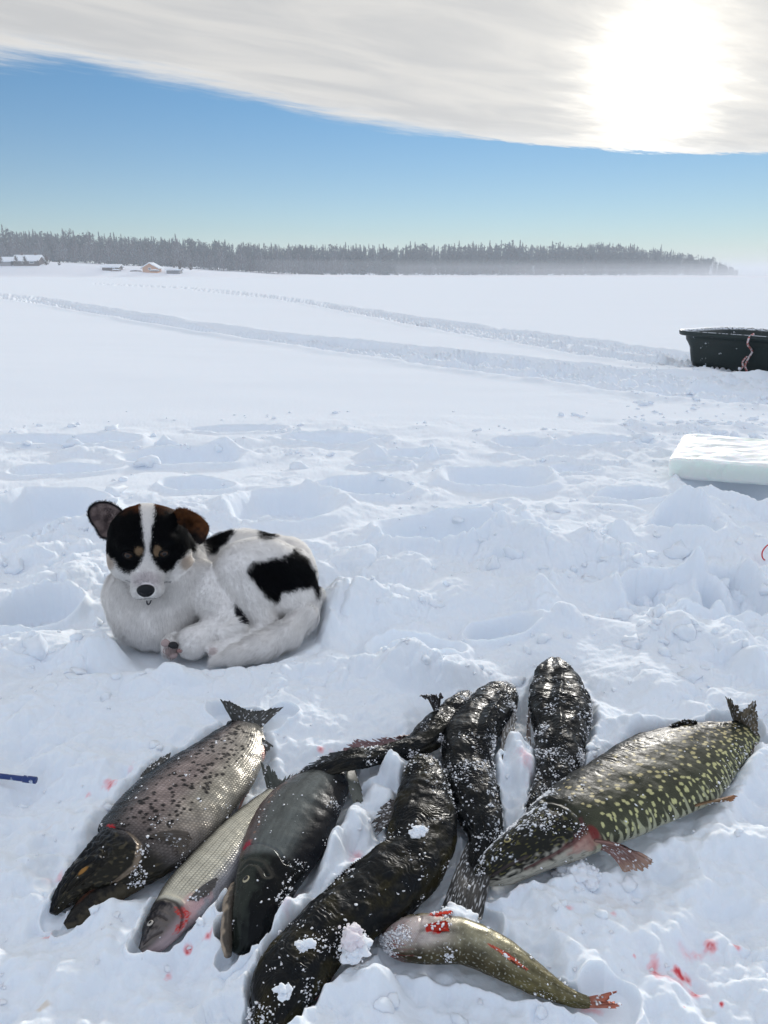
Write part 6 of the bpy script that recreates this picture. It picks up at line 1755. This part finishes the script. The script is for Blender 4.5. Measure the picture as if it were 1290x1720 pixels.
    cabin('low grey cabin with flat white roof right of the orange cabin', 279, 301, 449, 282, 1.1, 1.6, 4, simple('grey_wall', (.2, .2, .21), .8, scale=2), chim=(0.0,))
    # saplings on the open shore slope
    sh = birch(77, 2.4, .7, 60)
    meS = np_mesh('shrub', sh[0], sh[1], False); meS.materials.append(mtrunk)
    labs = [(2, 444, 'small bare shrub at the far left on the shore slope'), (28, 446, 'bare shrub below the long dark cabin'), (43, 447, 'second bare shrub below the long dark cabin'),
            (65, 448, 'low bare shrub right of the long dark cabin'), (79, 447, 'wider bare shrub right of the long dark cabin'), (100, 447, 'bare shrub between long cabin and low cabin'),
            (321, 455, 'tiny dark shrub right of the low grey cabin'), (303, 454, 'dark bush just right of the low grey cabin')]
    for px, pyb, lb in labs:
        D = 272; k = ray(px, pyb); kk = D / k.y
        o = bpy.data.objects.new('shrub', meS); COL.objects.link(o); o.location = (k.x * kk, D, max(H + k.z * kk, float(shore_h(np.array([k.x * kk]), np.array([D * 1.0]))[0]) - .2)); s = .7 + (px % 5) * .12; o.scale = (s, s, s)
        tag(o, lb, 'shrub', 'shrubs on the shore slope')
    # upturned rowing boats under snow at the water's edge
    def boat(px, pyb, L, lb):
        D = 262; k = ray(px, pyb); kk = D / k.y
        n_ = 14; V = []
        for i in range(n_):
            t = i / (n_ - 1) * 2 - 1; wv = math.sqrt(max(0, 1 - t ** 2 * .97))
            for j in range(9):
                a = math.pi * j / 8; V.append((t * L / 2, -math.cos(a) * .7 * wv, math.sin(a) * .55 * wv))
        F = grid_faces(n_, 9)
        r = empty('rowing_boat', (k.x * kk, D, max(0.02, H + k.z * kk)), lb, 'boat', 'upturned boats under snow by the cabins')
        me = np_mesh('hull', V, F); me.materials.append(mwall_d); o = bpy.data.objects.new('hull', me); COL.objects.link(o); o.parent = r
        V2 = [(a * .9, b * .8, c * 1.0 + .14) for a, b, c in V]
        me = np_mesh('snow_cap', V2, F); me.materials.append(M_SNOWP); o = bpy.data.objects.new('snow_cap', me); COL.objects.link(o); o.parent = r
    boat(195, 455.5, 3.4, 'upturned boat below the low dark cabin, leftmost of three')
    boat(228, 456, 4.0, 'upturned boat left of and below the orange cabin')
    boat(260, 456, 3.8, 'upturned boat right below the orange cabin')
build_far()

# ------------------------------------------------------------------ frosty air
def build_haze():
    def boxo(name, lo, hi, dens, col, an):
        V = [(x, y, z) for x in (lo[0], hi[0]) for y in (lo[1], hi[1]) for z in (lo[2], hi[2])]
        F = np.array([(0, 1, 3, 2), (4, 6, 7, 5), (0, 4, 5, 1), (2, 3, 7, 6), (0, 2, 6, 4), (1, 5, 7, 3)])
        me = np_mesh(name, V, F, False)
        m = bpy.data.materials.new(name + '_air'); m.use_nodes = True; t = NT(m.node_tree); t.n.clear()
        v = t.n.new('ShaderNodeVolumePrincipled'); v.inputs['Color'].default_value = col; v.inputs['Density'].default_value = dens; v.inputs['Anisotropy'].default_value = an
        o_ = t.n.new('ShaderNodeOutputMaterial'); t.l.new(v.outputs[0], o_.inputs['Volume'])
        me.materials.append(m); o = bpy.data.objects.new(name, me); COL.objects.link(o)
        return o
    o = boxo('haze', (-8200, -500, -1.5), (8200, 8200, 24), 0.0009, (0.86, 0.92, 1.0, 1), 0.0)
    tag(o, 'pale frosty haze over the frozen lake', 'haze', kind='stuff')
    for k in range(4):      # drifting snow hangs thickest close to the ice
        o = boxo('mist', (-50 + 55 * k, 290 + 8 * k, -1.0 - .05 * k), (1300 - 20 * k, 520 + 6 * k, 6.5 - 1.5 * k), 0.0013, (0.92, 0.94, 0.97, 1), 0.0)
        tag(o, 'low drifting snow mist at the foot of the wood', 'mist', kind='stuff')
build_haze()
